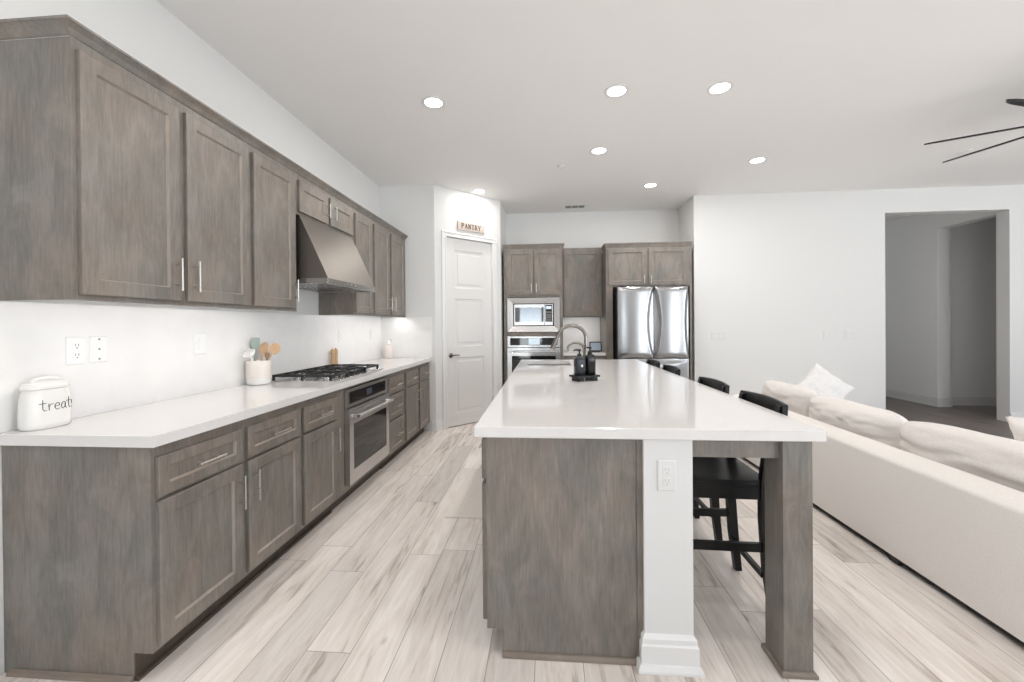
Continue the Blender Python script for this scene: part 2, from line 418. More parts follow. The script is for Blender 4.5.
# hall beyond the opening
bm = BM()
box(bm, 6.0, 6.18, 6.87, 9.6, 0, ZC); box(bm, 6.0, 6.18, YR+.16, 6.87, 2.735, ZC)
box(bm, 6.18, RIGHT_X, 7.0, 7.12, 0, ZC)
box(bm, 4.15, 4.30, YR+.16, 9.6, 0, ZC); box(bm, 4.15, 6.18, 9.6, 9.75, 0, ZC)
struct('wall_hall', bm, M['stucco'])
# wall behind the photographer with glazed sliding doors, and right wall with windows; wide slider and right windows added for daylight
WINS = [(-1.04,-.06,2.40,1),(4.10,7.10,2.55,3)]
bm = BM()
box(bm, XW, WINS[0][0], REAR_Y-.15, REAR_Y, 0, ZC); box(bm, WINS[0][1], WINS[1][0], REAR_Y-.15, REAR_Y, 0, ZC); box(bm, WINS[1][1], RIGHT_X, REAR_Y-.15, REAR_Y, 0, ZC)
for x0,x1,wz,_ in WINS: box(bm, x0, x1, REAR_Y-.15, REAR_Y, wz, ZC)
struct('wall_rear', bm, M['wall'])
RY0, RY1, RZ0, RZ1 = -3.2, 1.2, .4, 2.6  # unseen window opening put in to light the room
bm = BM()
box(bm, RIGHT_X, RIGHT_X+.15, REAR_Y-.15, RY0, 0, ZC); box(bm, RIGHT_X, RIGHT_X+.15, RY1, 9.75, 0, ZC)
box(bm, RIGHT_X, RIGHT_X+.15, RY0, RY1, 0, RZ0); box(bm, RIGHT_X, RIGHT_X+.15, RY0, RY1, RZ1, ZC)
struct('wall_right', bm, M['wall'])
y = REAR_Y-.08
for wi,(x0,x1,wz,nn) in enumerate(WINS):
    bm = BM()
    for i in range(nn+1):
        x = x0+.04 + (x1-x0-.08)*i/nn; box(bm, x-.04, x+.04, y-.03, y+.03, 0.001, wz-.001)
    box(bm, x0, x1, y-.029, y+.029, .001, .08); box(bm, x0, x1, y-.029, y+.029, wz-.08, wz-.001)
    win = struct('window_%d' % (wi+1), bm, M['trim'])
    bm = BM(); box(bm, x0+.01, x1-.01, y-.004, y+.004, .01, wz-.01); obj('pane', bm, M['glass'], win)
bm = BM(); x = RIGHT_X+.08
for i in range(4):
    yy = RY0 + (RY1-RY0)*i/3; box(bm, x-.03, x+.03, yy-.04, yy+.04, RZ0, RZ1)
box(bm, x-.029, x+.029, RY0, RY1, RZ0, RZ0+.07); box(bm, x-.029, x+.029, RY0, RY1, RZ1-.07, RZ1)
win = struct('window_3', bm, M['trim'])
bm = BM(); box(bm, x-.004, x+.004, RY0, RY1, RZ0+.01, RZ1-.01); obj('pane', bm, M['glass'], win)

def baseboard(bm, fr, a0, a1, h=.135, t=.014):
    sec = [(0,0),(t+.004,0),(t+.004,h*.16),(t,h*.2),(t,h*.72),(t*.75,h*.78),(t*.75,h*.9),(t*.35,h),(0,h)]
    rs = [[fr.p(a, z, d+.0005) for d, z in sec] for a in (a0, a1)]
    ringloft(bm, rs)
FL = lambda o,u,n: Frame(o,u,n)
bm = BM(); baseboard(bm, Frame((XW,0,0),(0,1,0),(1,0,0)), REAR_Y+.02, 1.385); struct('baseboard_left', bm, M['trim'])
bm = BM(); baseboard(bm, FD, 0.0, DA0-.078); baseboard(bm, FD, DA1+.078, DL)
baseboard(bm, Frame((0,YP,0),(1,0,0),(0,-1,0)), XF+.04, A.x+.007)
struct('baseboard_pantry', bm, M['trim'])
bm = BM(); baseboard(bm, Frame((0,YR,0),(1,0,0),(0,-1,0)), XR+.02, OX0); baseboard(bm, Frame((0,YR,0),(1,0,0),(0,-1,0)), OX1, RIGHT_X)
struct('baseboard_living', bm, M['trim'])
bm = BM()
baseboard(bm, Frame((6.0,0,0),(0,1,0),(-1,0,0)), 6.87, 9.58); baseboard(bm, Frame((0,6.87,0),(1,0,0),(0,-1,0)), 5.985, 6.195)
baseboard(bm, Frame((0,7.0,0),(1,0,0),(0,-1,0)), 6.2, RIGHT_X-.02); baseboard(bm, Frame((6.18,0,0),(0,1,0),(1,0,0)), 6.87, 7.0)
struct('baseboard_hall', bm, M['trim'])

# pantry door, casing
bm = BM()
def dwin(a0,a1,z0,z1):
    return [(a0,a1,z0,z1)]
Dd = -.022
stile = .135
pz = [(.165,.895),(1.03,1.66),(1.79,2.29)]
# door slab as one grid: stiles, rails and three sunk panels
def door_slab(bm):
    cols = [DA0, DA0+stile, DA1-stile, DA1]
    zs = [.012]
    for a,b_ in pz: zs += [a,b_]
    zs += [DZ]
    fbox(bm, FD, cols[0], cols[1], .012, DZ, Dd-.035, Dd, .001); fbox(bm, FD, cols[2], cols[3], .012, DZ, Dd-.035, Dd, .001)
    for i in range(0, len(zs), 2): fbox(bm, FD, cols[1], cols[2], zs[i], zs[i+1], Dd-.035, Dd, .0002)
    for a,b_ in pz:
        rectloft(bm, FD, cols[1], cols[2], a, b_, [(0,Dd-.034),(0,Dd),(.006,Dd-.002),(.016,Dd-.012),(.045,Dd-.012),(.060,Dd-.004)])
door_slab(bm)
door = struct('door_1', bm, M['door_white'])
bm = BM(); ka, kz = .235, .925
rr = []
def knob_ring(d, r): return [FD.p(ka + r*math.cos(2*PI*i/20), kz + r*math.sin(2*PI*i/20), d) for i in range(20)]
ringloft(bm, [knob_ring(Dd,.030), knob_ring(Dd+.006,.031), knob_ring(Dd+.010,.026), knob_ring(Dd+.012,.011), knob_ring(Dd+.052,.011)])
tube(bm, [FD.p(ka-.008,kz,Dd+.05), FD.p(ka+.05,kz+.004,Dd+.052), FD.p(ka+.105,kz,Dd+.048)], [.011,.009,.008], 10)
obj('door_handle', bm, M['faucet'], door, smooth=40, label='dark nickel lever handle')
for hz in (.28, 1.25, 2.2):
    bm = BM(); tube(bm, [FD.p(DA1-.002,hz-.045,Dd+.004), FD.p(DA1-.002,hz+.045,Dd+.004)], .006, 8); obj('hinge', bm, M['nickel'], door, smooth=40)
bm = BM(); cw = .07
def casing(a0,a1,z0,z1):
    rectloft(bm, FD, a0, a1, z0, z1, [(0,.0005),(0,.012),(.006,.016),(.018,.016),(.022,.011)], fill=True)
casing(DA0-cw-.003, DA0-.003, 0, DZ+.004); casing(DA1+.003, DA1+cw+.003, 0, DZ+.004); casing(DA0-cw-.003, DA1+cw+.003, DZ+.004, DZ+cw+.004)
for a in (DA0-.003, DA1+.0): fbox(bm, FD, a, a+.003, 0, DZ+.004, -.09, .0, 0)
struct('trim_1', bm, M['trim'])

# ------------------------------------------------------------------ left run: base cabinets
FB = Frame((XF, 0, 0), (0,1,0), (1,0,0))
def base_box(y0, y1, parent):
    bm = BM(); g = .0006
    prism(bm, [(XW+.002,.001),(XF-.075,.001),(XF-.075,.105),(XF,.105),(XF,CB-.001),(XW+.002,CB-.001)], 'y', y0+g, y1-g)
    b = obj('body', bm, M['wood'], parent)
    bm = BM(); box(bm, XF-.0745, XF-.070, y0+g, y1-g, .001, .104); obj('toe_kick', bm, M['wood_toe'], parent, label='dark recessed toe kick board')
    bm = BM(); prism(bm, [(XF-.0695,.001),(XF-.055,.001),(XF-.057,.012),(XF-.0695,.018)], 'y', y0+g, y1-g); obj('shoe_moulding', bm, M['wood_toe'], parent)
    return b
DRZ = (.674,.826); DOZ = (.122,.660)
def base_cab(label, y0, y1, a0, a1, hinge, group='grey base cabinets under the long wall counter'):
    t = thing('base_cabinet', label, 'cabinet', (XW+.3, (y0+y1)/2, 0), group)
    base_box(y0, y1, t)
    d = shaker('drawer', FB, a0, a1, *DRZ, t, rail=.045)
    pull(FB, (a0+a1)/2, .75, min(.14,(a1-a0)*.42), False, d)
    d = shaker('door', FB, a0, a1, *DOZ, t)
    ha = a1-.03 if hinge == 'far' else a0+.03
    pull(FB, ha, .535, .155, True, d)
    return t
t = base_cab('grey base cabinet nearest the camera, its plain end panel facing us', 1.409, 1.870, 1.425, 1.852, 'far')
bm = BM(); prism(bm, [(1.393,.001),(1.408,.001),(1.408,.020),(1.397,.014)], 'x', XW+.03, XF-.075); obj('shoe_moulding', bm, M['shoe'], t, label='thin strip along the foot of the end panel')
base_cab('second grey base cabinet from the camera, handle on the door edge nearest us', 1.870, 2.335, 1.888, 2.317, 'near')
base_cab('grey base cabinet just before the built-in counter oven', 2.335, 2.800, 2.354, 2.745, 'far')
# oven cabinet
t = thing('oven_cabinet', 'grey base cabinet that frames the stainless oven below the cooktop', 'cabinet', (XW+.3, 3.24, 0))
bm = BM(); y0, y1 = 2.8006, 3.6794
prism(bm, [(XW+.002,.001),(XF-.075,.001),(XF-.075,.105),(XF,.105),(XF,.150),(XW+.002,.150)], 'y', y0, y1)
box(bm, XW+.002, XF, y0, 2.876, .15, CB-.001); box(bm, XW+.002, XF, 3.640, y1, .15, CB-.001); box(bm, XF-.02, XF, 2.876, 3.640, .850, CB-.001)
obj('body', bm, M['wood'], t)
bm = BM(); box(bm, XF-.0745, XF-.070, y0, y1, .001, .104); obj('toe_kick', bm, M['wood_toe'], t)
# the oven
def oven(label, fr, a0, a1, z0, z1, panel_h, group, foot=0.0, depth=.52, handle_len=None, lit=False):
    c = fr.p((a0+a1)/2, z0, -depth/2)
    t = thing('wall_oven', label, 'oven', tuple(c), group)
    bm = BM(); fbox(bm, fr, a0+.004, a1-.004, z0+.004, z1-.004, -depth, -.002); obj('body', bm, M['black_plastic'], t)
    zp = z1-panel_h
    bm = BM(); rectloft(bm, fr, a0, a1, zp, z1, [(0,0),(0,.018),(.003,.021)]); p = obj('control_panel', bm, M['steel'], t)
    bm = BM(); fbox(bm, fr, a0+.04, a1-.04, zp+.028, z1-.022, .0212, .0225, .0005); pg = obj('control_glass', bm, M['black_glass'], p)
    if lit:
        m_ = (a0+a1)/2; bm = BM(); fbox(bm, fr, m_-.07, m_+.085, zp+.036, z1-.03, .0227, .0230, 0); obj('display', bm, M['screen_lit'], p)
    else:
        m_ = (a0+a1)/2; bm = BM(); fbox(bm, fr, m_-.05, m_+.05, zp+.045, z1-.04, .0227, .0229, 0); obj('display', bm, M['screen'], p)
    zd1 = zp-.006
    bm = BM(); rectloft(bm, fr, a0, a1, z0+foot, zd1, [(0,.0),(0,.036),(.004,.040),(.06,.040)], fill=False)
    # window recess frame built as border
    gz0, gz1 = z0+foot+.10, zd1-.115
    ga0, ga1 = a0+.065, a1-.065
    bm.free(); bm = BM()
    fbox(bm, fr, a0, ga0, z0+foot, zd1, 0, .040); fbox(bm, fr, ga1, a1, z0+foot, zd1, 0, .040)
    fbox(bm, fr, ga0, ga1, z0+foot, gz0, 0, .040, .0005); fbox(bm, fr, ga0, ga1, gz1, zd1, 0, .040, .0005)
    d = obj('oven_door', bm, M['steel'], t)
    bm = BM(); fbox(bm, fr, ga0, ga1, gz0, gz1, .005, .0385, .0005); obj('window', bm, M['black_glass'], d)
    hz = zd1-.052
    bm = BM(); tube(bm, [fr.p(a0+.035,hz,.092), fr.p(a1-.035,hz,.092)], .0105, 12)
    for aa in (a0+.06, a1-.06):
        q = [fr.p(aa-.02,hz-.012,.040), fr.p(aa+.02,hz-.012,.040), fr.p(aa+.02,hz+.012,.040), fr.p(aa-.02,hz+.012,.040)]
        q2 = [fr.p(aa-.012,hz-.010,.095), fr.p(aa+.012,hz-.010,.095), fr.p(aa+.012,hz+.010,.095), fr.p(aa-.012,hz+.010,.095)]
        ringloft(bm, [q,q2])
    obj('handle', bm, M['chrome'], d, smooth=40)
    return t
oven('stainless single oven built in under the gas cooktop on the left counter', FB, 2.880, 3.636, .156, .846, .135, None)
# three-drawer stack
t = thing('drawer_cabinet', 'grey three drawer base cabinet just past the counter oven', 'cabinet', (XW+.3, 3.9, 0))
base_box(3.680, 4.125, t)
for z0, z1 in (DRZ, (.432,.660), (.122,.418)):
    d = shaker('drawer', FB, 3.700, 4.092, z0, z1, t, rail=.045); pull(FB, 3.896, (z0+z1)/2, .14, False, d)
base_cab('grey base cabinet with a drawer right after the three drawer stack', 4.125, 4.600, 4.165, 4.575, 'far')
base_cab('last grey base cabinet of the left run, against the pantry wall', 4.600, YP-.002, 4.640, 5.020, 'near')

# long counter
bm = BM(); box(bm, XW+.001, XW+.648, 1.384, YP-.001, CB, CT, .003); tag(obj('worktop', bm, M['quartz']), 'long white quartz counter along the left wall', 'countertop')
# backsplash slab
bm = BM(); box(bm, XW+.0005, XW+.012, 1.392, YP-.013, CT+.0005, 1.4105)
box(bm, XW+.0005, XW+.66, YP-.0125, YP-.0005, CT+.0005, 1.4105, .001)
tag(obj('backsplash', bm, M['splash']), 'smooth pale slab backsplash behind the left counter, turning onto the pantry wall', 'backsplash')

# ------------------------------------------------------------------ upper cabinets
FU = Frame((XU, 0, 0), (0,1,0), (1,0,0))
ZU0, ZU1 = 1.4118, 2.376
def upper(label, y0, y1, doors, z0=ZU0, strip=True, dz0=None, lip=False, group='grey upper cabinets along the left wall'):
    t = thing('upper_cabinet', label, 'cabinet', (XW+.165, (y0+y1)/2, z0), group)
    bm = BM(); g = .0006; box(bm, XW+.002, XU, y0+g, y1-g, z0+.018, ZU1); box(bm, XU-.019, XU, y0+g, y1-g, z0, z0+.0185)
    if lip: box(bm, XW+.002, XU-.019, y0+g, y0+.014, z0, z0+.0185)
    obj('body', bm, M['wood'], t)
    for a0, a1, side in doors:
        d = shaker('door', FU, a0, a1, (dz0 or z0+.020), 2.338, t)
        ha = a1-.030 if side == 'far' else a0+.030
        hl = .15 if dz0 is None else .11
        if side != 'none': pull(FU, ha, (z0+.020 if dz0 is None else dz0)+.045+hl/2, hl, True, d)
    if strip:
        bm = BM(); box(bm, XU-.060, XU-.035, y0+.05, y1-.05, z0+.009, z0+.0175); obj('light_strip', bm, M['led'], t, label='lit LED strip under the cabinet')
    return t
upper('tall grey wall cabinet nearest the camera with the widest door', 1.391, 1.848, [(1.409,1.829,'far')], lip=True)
upper('tall grey wall cabinet second from the camera, handle at its near edge', 1.848, 2.308, [(1.867,2.287,'near')])
upper('tall grey wall cabinet touching the near side of the range hood', 2.308, 2.768, [(2.327,2.735,'far')])
upper('short grey two door cabinet above the range hood', 2.768, 3.630, [(2.787,3.172,'far'),(3.212,3.600,'near')], z0=2.096, strip=False, dz0=2.116)
upper('tall grey wall cabinet touching the far side of the range hood', 3.630, 4.045, [(3.652,4.022,'none')], lip=True)
upper('tall grey wall cabinet second from the pantry wall', 4.045, 4.500, [(4.070,4.478,'far')])
upper('tall grey wall cabinet ending the left run at the pantry wall', 4.500, 5.038, [(4.530,4.960,'near')])
# crown moulding mitred round the near end
def crown(bm, path, z0, z1, prof=((0,0),(.004,.01),(.008,.10),(.018,.45),(.033,.76),(.038,.80),(.038,1.0))):
    """path: list of (point, outward offset dir)"""
    rs = []
    for (x,y),(ox,oy) in path:
        r = [(x+ox*d, y+oy*d, z0+(z1-z0)*h) for d, h in prof] + [(x-ox*.0, y-oy*.0, z1)]
        rs.append(r)
    ringloft(bm, rs)
bm = BM()
crown(bm, [((XW+.002,1.391),(0,-1)), ((XU,1.391),(1,-1)), ((XU,5.038),(1,0))], ZU1+.001, 2.424)
tag(obj('crown_moulding', bm, M['wood']), 'grey crown moulding running over all the left wall cabinets', 'moulding')

# ------------------------------------------------------------------ range hood
t = thing('range_hood', 'brushed stainless range hood over the gas cooktop', 'range hood', (XW+.27, 3.21, 1.612))
HY0, HY1, HX = 2.792, 3.606, XW+.545
bm = BM(); prism(bm, [(XW+.014,1.648),(HX,1.648),(XU+.008,2.094),(XW+.014,2.094)], 'y', HY0+.004, HY1-.004); obj('canopy', bm, M['hood'], t)
bm = BM()
box(bm, HX-.018, HX+.002, HY0, HY1, 1.610, 1.6475, .002)
box(bm, XW+.014, HX-.018, HY0, HY0+.014, 1.610, 1.6475); box(bm, XW+.014, HX-.018, HY1-.014, HY1, 1.610, 1.6475)
obj('rim', bm, M['steel'], t)
for i in range(2):
    bm = BM(); a = HY0+.03+i*.385
    box(bm, XW+.03, HX-.03, a, a+.365, 1.622, 1.632)
    for k in range(12): box(bm, XW+.04+k*.04, XW+.06+k*.04, a+.02, a+.345, 1.617, 1.622)
    obj('baffle_filter', bm, M['steel'], t)
for i in range(4):
    bm = BM(); tube(bm, [(HX+.0022, 3.10+i*.06, 1.629), (HX+.006, 3.10+i*.06, 1.629)], .007, 10); obj('button', bm, M['chrome'], t, smooth=40)

# ------------------------------------------------------------------ gas cooktop
CY0, CY1, CX0, CX1 = 2.806, 3.680, XW+.085, XW+.575
t = thing('gas_cooktop', 'stainless five burner gas cooktop with black cast iron grates', 'cooktop', ((CX0+CX1)/2, (CY0+CY1)/2, CT))
bm = BM(); box(bm, CX0, CX1, CY0, CY1, CT+.0005, CT+.009, .003); obj('steel_top', bm, M['steel'], t)
cyw = (CY1-CY0-.03)/3
burn = [(CX0+.14, CY0+.015+cyw*.5, .034), (CX0+.35, CY0+.015+cyw*.5, .028), (CX0+.23, CY0+.015+cyw*1.5, .044), (CX0+.14, CY0+.015+cyw*2.5, .034), (CX0+.35, CY0+.015+cyw*2.5, .026)]
for bx_, by_, br in burn:
    bm = BM(); lathe(bm, [(br*1.25,0),(br*1.25,.006),(br,.008),(br,.018),(br*.96,.020)], (bx_,by_,CT+.0092), 24)
    b = obj('burner', bm, M['steel'], t, smooth=40)
    bm = BM(); lathe(bm, [(br*.85,0),(br*.85,.007),(br*.7,.010)], (bx_,by_,CT+.0294), 24); obj('burner_cap', bm, M['black_iron'], b, smooth=40)
for i in range(3):
    g0, g1 = CY0+.015+cyw*i+.004, CY0+.015+cyw*(i+1)-.004
    x0, x1 = CX0+.02, CX1-(.11 if i == 1 else .03)
    zt_ = CT+.048; bm = BM(); w_ = .011
    for yy in (g0+w_/2, g1-w_/2): bar(bm, (x0,yy,zt_-.008), (x1,yy,zt_-.008), w_, .016)
    for xx in (x0+w_/2, x1-w_/2, (x0+x1)/2): bar(bm, (xx,g0,zt_-.008), (xx,g1,zt_-.008), w_, .016)
    gm = (g0+g1)/2
    for xx in ((x0*3+x1)/4, (x0+x1*3)/4):
        for ya, yb2 in ((g0, g0+(g1-g0)*.36), (g1-(g1-g0)*.36, g1)): bar(bm, (xx,ya,zt_-.007), (xx,yb2,zt_-.007), .009, .014)
    for xa, xb in ((x0, x0+.05), (x1-.05, x1), ((x0+x1)/2-.05, (x0+x1)/2+.05)): bar(bm, (xa,gm,zt_-.007), (xb,gm,zt_-.007), .009, .014)
    for xx in (x0+.007, x1-.007, (x0+x1)/2):
        for yy in (g0+.007, g1-.007): box(bm, xx-.008, xx+.008, yy-.007, yy+.007, CT+.009, zt_-.008, .001)
    obj('grate', bm, M['black_iron'], t)
for k in range(5):
    bm = BM(); yy = CY0+.015+cyw+.012+k*(cyw-.024)/4; xx = CX1-.055
    lathe(bm, [(.021,0),(.021,.004),(.017,.006),(.016,.026),(.014,.028)], (xx,yy,CT+.0092), 20)
    obj('knob', bm, [M['black_plastic']], t, smooth=40)

# ------------------------------------------------------------------ things on the left counter
def superell(a, b, n, k, seg=48):
    th = 2*PI*k/seg; c, s = math.cos(th), math.sin(th)
    return (a*abs(c)**(2/n)*(1 if c>=0 else -1), b*abs(s)**(2/n)*(1 if s>=0 else -1))
JX, JY = -1.980, 1.493
t = thing('treat_jar', 'white ceramic lidded jar with handwritten word on the left counter end', 'jar', (JX, JY, CT))
prof = [(.90,0.0),(.965,.004),(1.0,.02),(1.0,.06),(.985,.10),(.95,.128),(.88,.146),(.84,.153)]
bm = BM(); ringloft(bm, [[(JX+superell(.048*s_,.0765*s_,2.6,k)[0], JY+superell(.048*s_,.0765*s_,2.6,k)[1], CT+.0005+z) for k in range(48)] for s_, z in prof])
jar = obj('jar_body', bm, M['ceramic'], t, smooth=60)
bm = BM(); prof = [(.86,.1535),(.93,.155),(.94,.162),(.93,.168),(.90,.170),(.905,.174),(.88,.178),(.55,.184),(.2,.187)]
ringloft(bm, [[(JX+superell(.048*s_,.0765*s_,2.6,k)[0], JY+superell(.048*s_,.0765*s_,2.6,k)[1], CT+.0005+z) for k in range(48)] for s_, z in prof])
lid = obj('lid', bm, M['ceramic'], t, smooth=60)
bm = BM(); tube(bm, [(JX, JY+.045*math.cos(PI*k/14), CT+.181+.014*math.sin(PI*k/14)) for k in range(15)], [.009]*15, 10); obj('lid_handle', bm, M['ceramic'], lid, smooth=60)
# hand-lettered word following the curved front
def jar_pt(s, z):
    # s: distance along the front of the jar, positive away from the camera
    a, b = .048*.995, .0765*.995; q = max(-.998, min(.998, s/b))
    x = a*(1-abs(q)**2.6)**(1/2.6)
    return (JX+x+.0008, JY+s, CT+z)
letters = {
 't': (.014, [[(.005,.034),(.005,.010),(.008,.004),(.013,.005)], [(-.002,.024),(.012,.025)]]),
 'r': (.015, [[(.003,.022),(.004,.004)], [(.004,.014),(.008,.021),(.014,.021)]]),
 'e': (.016, [[(.002,.013),(.013,.015),(.012,.021),(.007,.023),(.002,.017),(.002,.009),(.007,.004),(.014,.006)]]),
 'a': (.017, [[(.012,.020),(.007,.023),(.002,.017),(.002,.008),(.006,.004),(.011,.009),(.012,.021),(.012,.008),(.016,.004)]]),
 's': (.013, [[(.012,.020),(.007,.023),(.003,.018),(.010,.012),(.010,.006),(.003,.004)]]),
}
bm = BM(); s0 = -.049
for ch in 'treats':
    adv, strokes = letters[ch]
    for st in strokes:
        pts = []
        for (x0_,z0_),(x1_,z1_) in zip(st, st[1:]):
            for k in range(4): pts.append(jar_pt(s0+(x0_+(x1_-x0_)*k/4)*1.42, .066+(z0_+(z1_-z0_)*k/4)*1.42))
        pts.append(jar_pt(s0+st[-1][0]*1.42, .066+st[-1][1]*1.42))
        tube(bm, pts, .0011, 6)
    s0 += adv*1.42
obj('lettering', bm, M['ink'], jar, label='black handwritten letters')

CXc, CYc = -1.966, 2.704
t = thing('utensil_crock', 'round cream stoneware crock standing beside the cooktop', 'crock', (CXc, CYc, CT))
bm = BM(); lathe(bm, [(.062,0),(.073,.005),(.077,.016),(.077,.045)], (CXc,CYc,CT+.0005), 40); obj('glazed_foot', bm, M['ceramic'], t, smooth=50, label='white glazed lower band')
bm = BM(); lathe(bm, [(.077,.0452),(.0775,.10),(.076,.160),(.073,.163),(.070,.160),(.069,.06),(.0,.055)], (CXc,CYc,CT+.0005), 40); obj('bowl', bm, M['crock_raw'], t, smooth=50)
def utensil(name, label, base, tip, head, mat, hw=.03, hl=.045, flat=.006, cat='utensil', bend=0):
    """handle from inside the crock to the head; head profile facing the room"""
    b0, tp = Vector(base), Vector(tip)
    t = thing(name, label, cat, tuple(b0), 'utensils in the crock')
    bm = BM(); tube(bm, [b0, b0.lerp(tp,.5), tp], [.005,.0055,.006], 10); obj('handle', bm, mat, t, smooth=50)
    d = (tp-b0).normalized(); side = d.cross(Vector((1,-.9,0)).normalized()).normalized(); nr = side.cross(d)
    bm = BM(); N = 12; rs = []
    for i in range(N+1):
        f = i/N
        if head == 'spoon': ww = hw*math.sin(PI*min(1,max(.03,f*.97+.015)))**.6
        elif head == 'spatula': ww = hw*(.35+.65*min(1,f*2.2))*(1 if f < .97 else .9)
        else: ww = hw*math.sqrt(max(.0,1-(2*f-1)**2))*.98+.001
        dish = (flat*2.5*math.sin(PI*f) if head in ('spoon','ladle') else 0) + bend*f*f
        c = tp + d*(hl*2*f-.008) - nr*dish
        rs.append([c + side*(ww*math.cos(2*PI*k/16)) + nr*(flat*.5*math.sin(2*PI*k/16) + (flat*1.6*(math.cos(2*PI*k/16)**2) if head in ('spoon','ladle') else 0)) for k in range(16)])
    ringloft(bm, rs); obj('head', bm, mat, t, smooth=60)
utensil('ladle', 'white ladle hooked over the near edge of the cream crock', (CXc+.02,CYc-.02,CT+.065), (CXc+.0,CYc-.082,CT+.205), 'spoon', M['ceramic'], .042, .026, .014)
utensil('spatula', 'sage green spatula, tallest tool in the cream crock', (CXc-.035,CYc+.005,CT+.066), (CXc-.040,CYc+.022,CT+.235), 'spatula', M['sage'], .026, .046, .006)
utensil('wooden_spoon', 'pale wooden spoon leaning toward the cooktop in the cream crock', (CXc-.022,CYc+.02,CT+.066), (CXc-.020,CYc+.072,CT+.205), 'spoon', M['beech'], .030, .045, .006)
utensil('serving_spoon', 'broad honey coloured wooden spoon at the far side of the crock', (CXc+.030,CYc-.045,CT+.066), (CXc+.030,CYc+.100,CT+.208), 'round', M['beech'], .036, .048, .007)
utensil('wooden_paddle', 'dark brown wooden paddle low in the middle of the crock', (CXc+.046,CYc+.004,CT+.066), (CXc+.050,CYc+.016,CT+.180), 'spatula', M['darkbeech'], .016, .022, .006)

# salt and pepper grinders behind cooktop
def grinder(label, x, y, h, mat):
    t = thing('pepper_grinder', label, 'grinder', (x,y,CT), 'small grinders behind the cooktop')
    bm = BM(); lathe(bm, [(.021,0),(.022,.004),(.020,.03),(.018,h*.55),(.020,h*.62),(.017,h*.66)], (x,y,CT+.0005), 20); obj('base', bm, mat, t, smooth=50)
    bm = BM(); lathe(bm, [(.016,h*.661),(.021,h*.72),(.021,h*.84),(.014,h*.93),(.007,h*.95),(.008,h*.98),(.003,h)], (x,y,CT+.0005), 20); obj('cap', bm, mat, t, smooth=50)
grinder('left pale wooden grinder of the pair behind the cooktop', -2.000, 3.765, .185, M['beech'])
grinder('right pale wooden grinder of the pair behind the cooktop', -1.995, 3.815, .190, M['beech'])
# bottle by the pantry wall
bx_, by_ = -1.905, 4.935
t = thing('soap_bottle', 'blush white square bottle in the far corner of the left counter', 'bottle', (bx_,by_,CT))
bm = BM(); box(bm, bx_-.038, bx_+.038, by_-.038, by_+.038, CT+.0005, CT+.155, .012); lathe(bm, [(.022,.154),(.014,.165),(.013,.178)], (bx_,by_,CT), 20); obj('body', bm, M['sleeve'], t, smooth=50)
bm = BM(); lathe(bm, [(.015,.178),(.015,.19),(.005,.192),(.005,.222)], (bx_,by_,CT), 16); tube(bm, [(bx_,by_,CT+.222),(bx_+.03,by_-.01,CT+.224),(bx_+.04,by_-.012,CT+.216)], .006, 8); obj('pump', bm, M['chrome'], t, smooth=50)

# wall plates
def wallplate(name, label, fr, a0, a1, z0, z1, kind, mat='plate', group=None, cat=None):
    t = thing(name, label, cat or 'outlet', tuple(fr.p((a0+a1)/2, z0, 0)), group)
    bm = BM(); rectloft(bm, fr, a0, a1, z0, z1, [(0,.0005),(0,.004),(.004,.007)]); p = obj('cover_plate', bm, M[mat], t)
    n_ = max(1, round((a1-a0)/.075)) if kind != 'jack' else 1
    for i in range(n_):
        m_ = a0+(a1-a0)*(i+.5)/n_; zc = (z0+z1)/2; k = kind
        if k == 'mixed': k = 'switch' if i else 'outlet'
        if k == 'outlet':
            for s_ in (-1,1):
                bm = BM(); fbox(bm, fr, m_-.016, m_+.016, zc+s_*.021-.015, zc+s_*.021+.015, .007, .009, .001); r_ = obj('socket', bm, M[mat], t)
                bm = BM(); 
                for q in (-.006,.006): fbox(bm, fr, m_+q-.0014, m_+q+.0014, zc+s_*.021-.002, zc+s_*.021+.009, .0088, .0093, 0)
                fbox(bm, fr, m_-.003, m_+.003, zc+s_*.021-.011, zc+s_*.021-.006, .0088, .0093, 0)
                obj('socket_slots', bm, M['plate_edge' if mat == 'plate' else 'plate_soft'], r_)
        elif k == 'switch':
            bm = BM(); rectloft(bm, fr, m_-.017, m_+.017, zc-.034, zc+.034, [(0,.007),(0,.0085),(.002,.0105)]); obj('rocker', bm, M[mat], t)
        elif k == 'jack':
            for dz in (-.045,0,.045):
                bm = BM(); fbox(bm, fr, m_-.004, m_+.004, zc+dz-.004, zc+dz+.004, .0068, .0078, .0005); obj('jack_hole', bm, M['plate_edge'], t)
    return t
FWL = Frame((XW+.012,0,0),(0,1,0),(1,0,0))
wallplate('power_outlet', 'white duplex outlet on the backsplash above the handwritten jar', FWL, 1.617, 1.690, 1.148, 1.268, 'outlet')
wallplate('jack_plate', 'white cover plate with three small holes beside the backsplash outlet', FWL, 1.710, 1.782, 1.150, 1.270, 'jack', cat='wall plate')
wallplate('rocker_switch', 'white rocker switch plate on the backsplash nearest the cream crock', FWL, 2.265, 2.345, 1.148, 1.270, 'switch', cat='switch')
wallplate('power_outlet', 'pale outlet on the backsplash just beyond the range hood', FWL, 3.97, 4.045, 1.148, 1.268, 'outlet', mat='splash')
wallplate('power_outlet', 'pale outlet on the backsplash nearest the pantry corner', FWL, 4.72, 4.795, 1.148, 1.268, 'outlet', mat='splash')
FYR = Frame((0,YR,0),(1,0,0),(0,-1,0))
wallplate('power_outlet', 'faint white double wall plate to the right of the refrigerator', FYR, 2.255, 2.450, 1.085, 1.20, 'outlet', mat='wall')
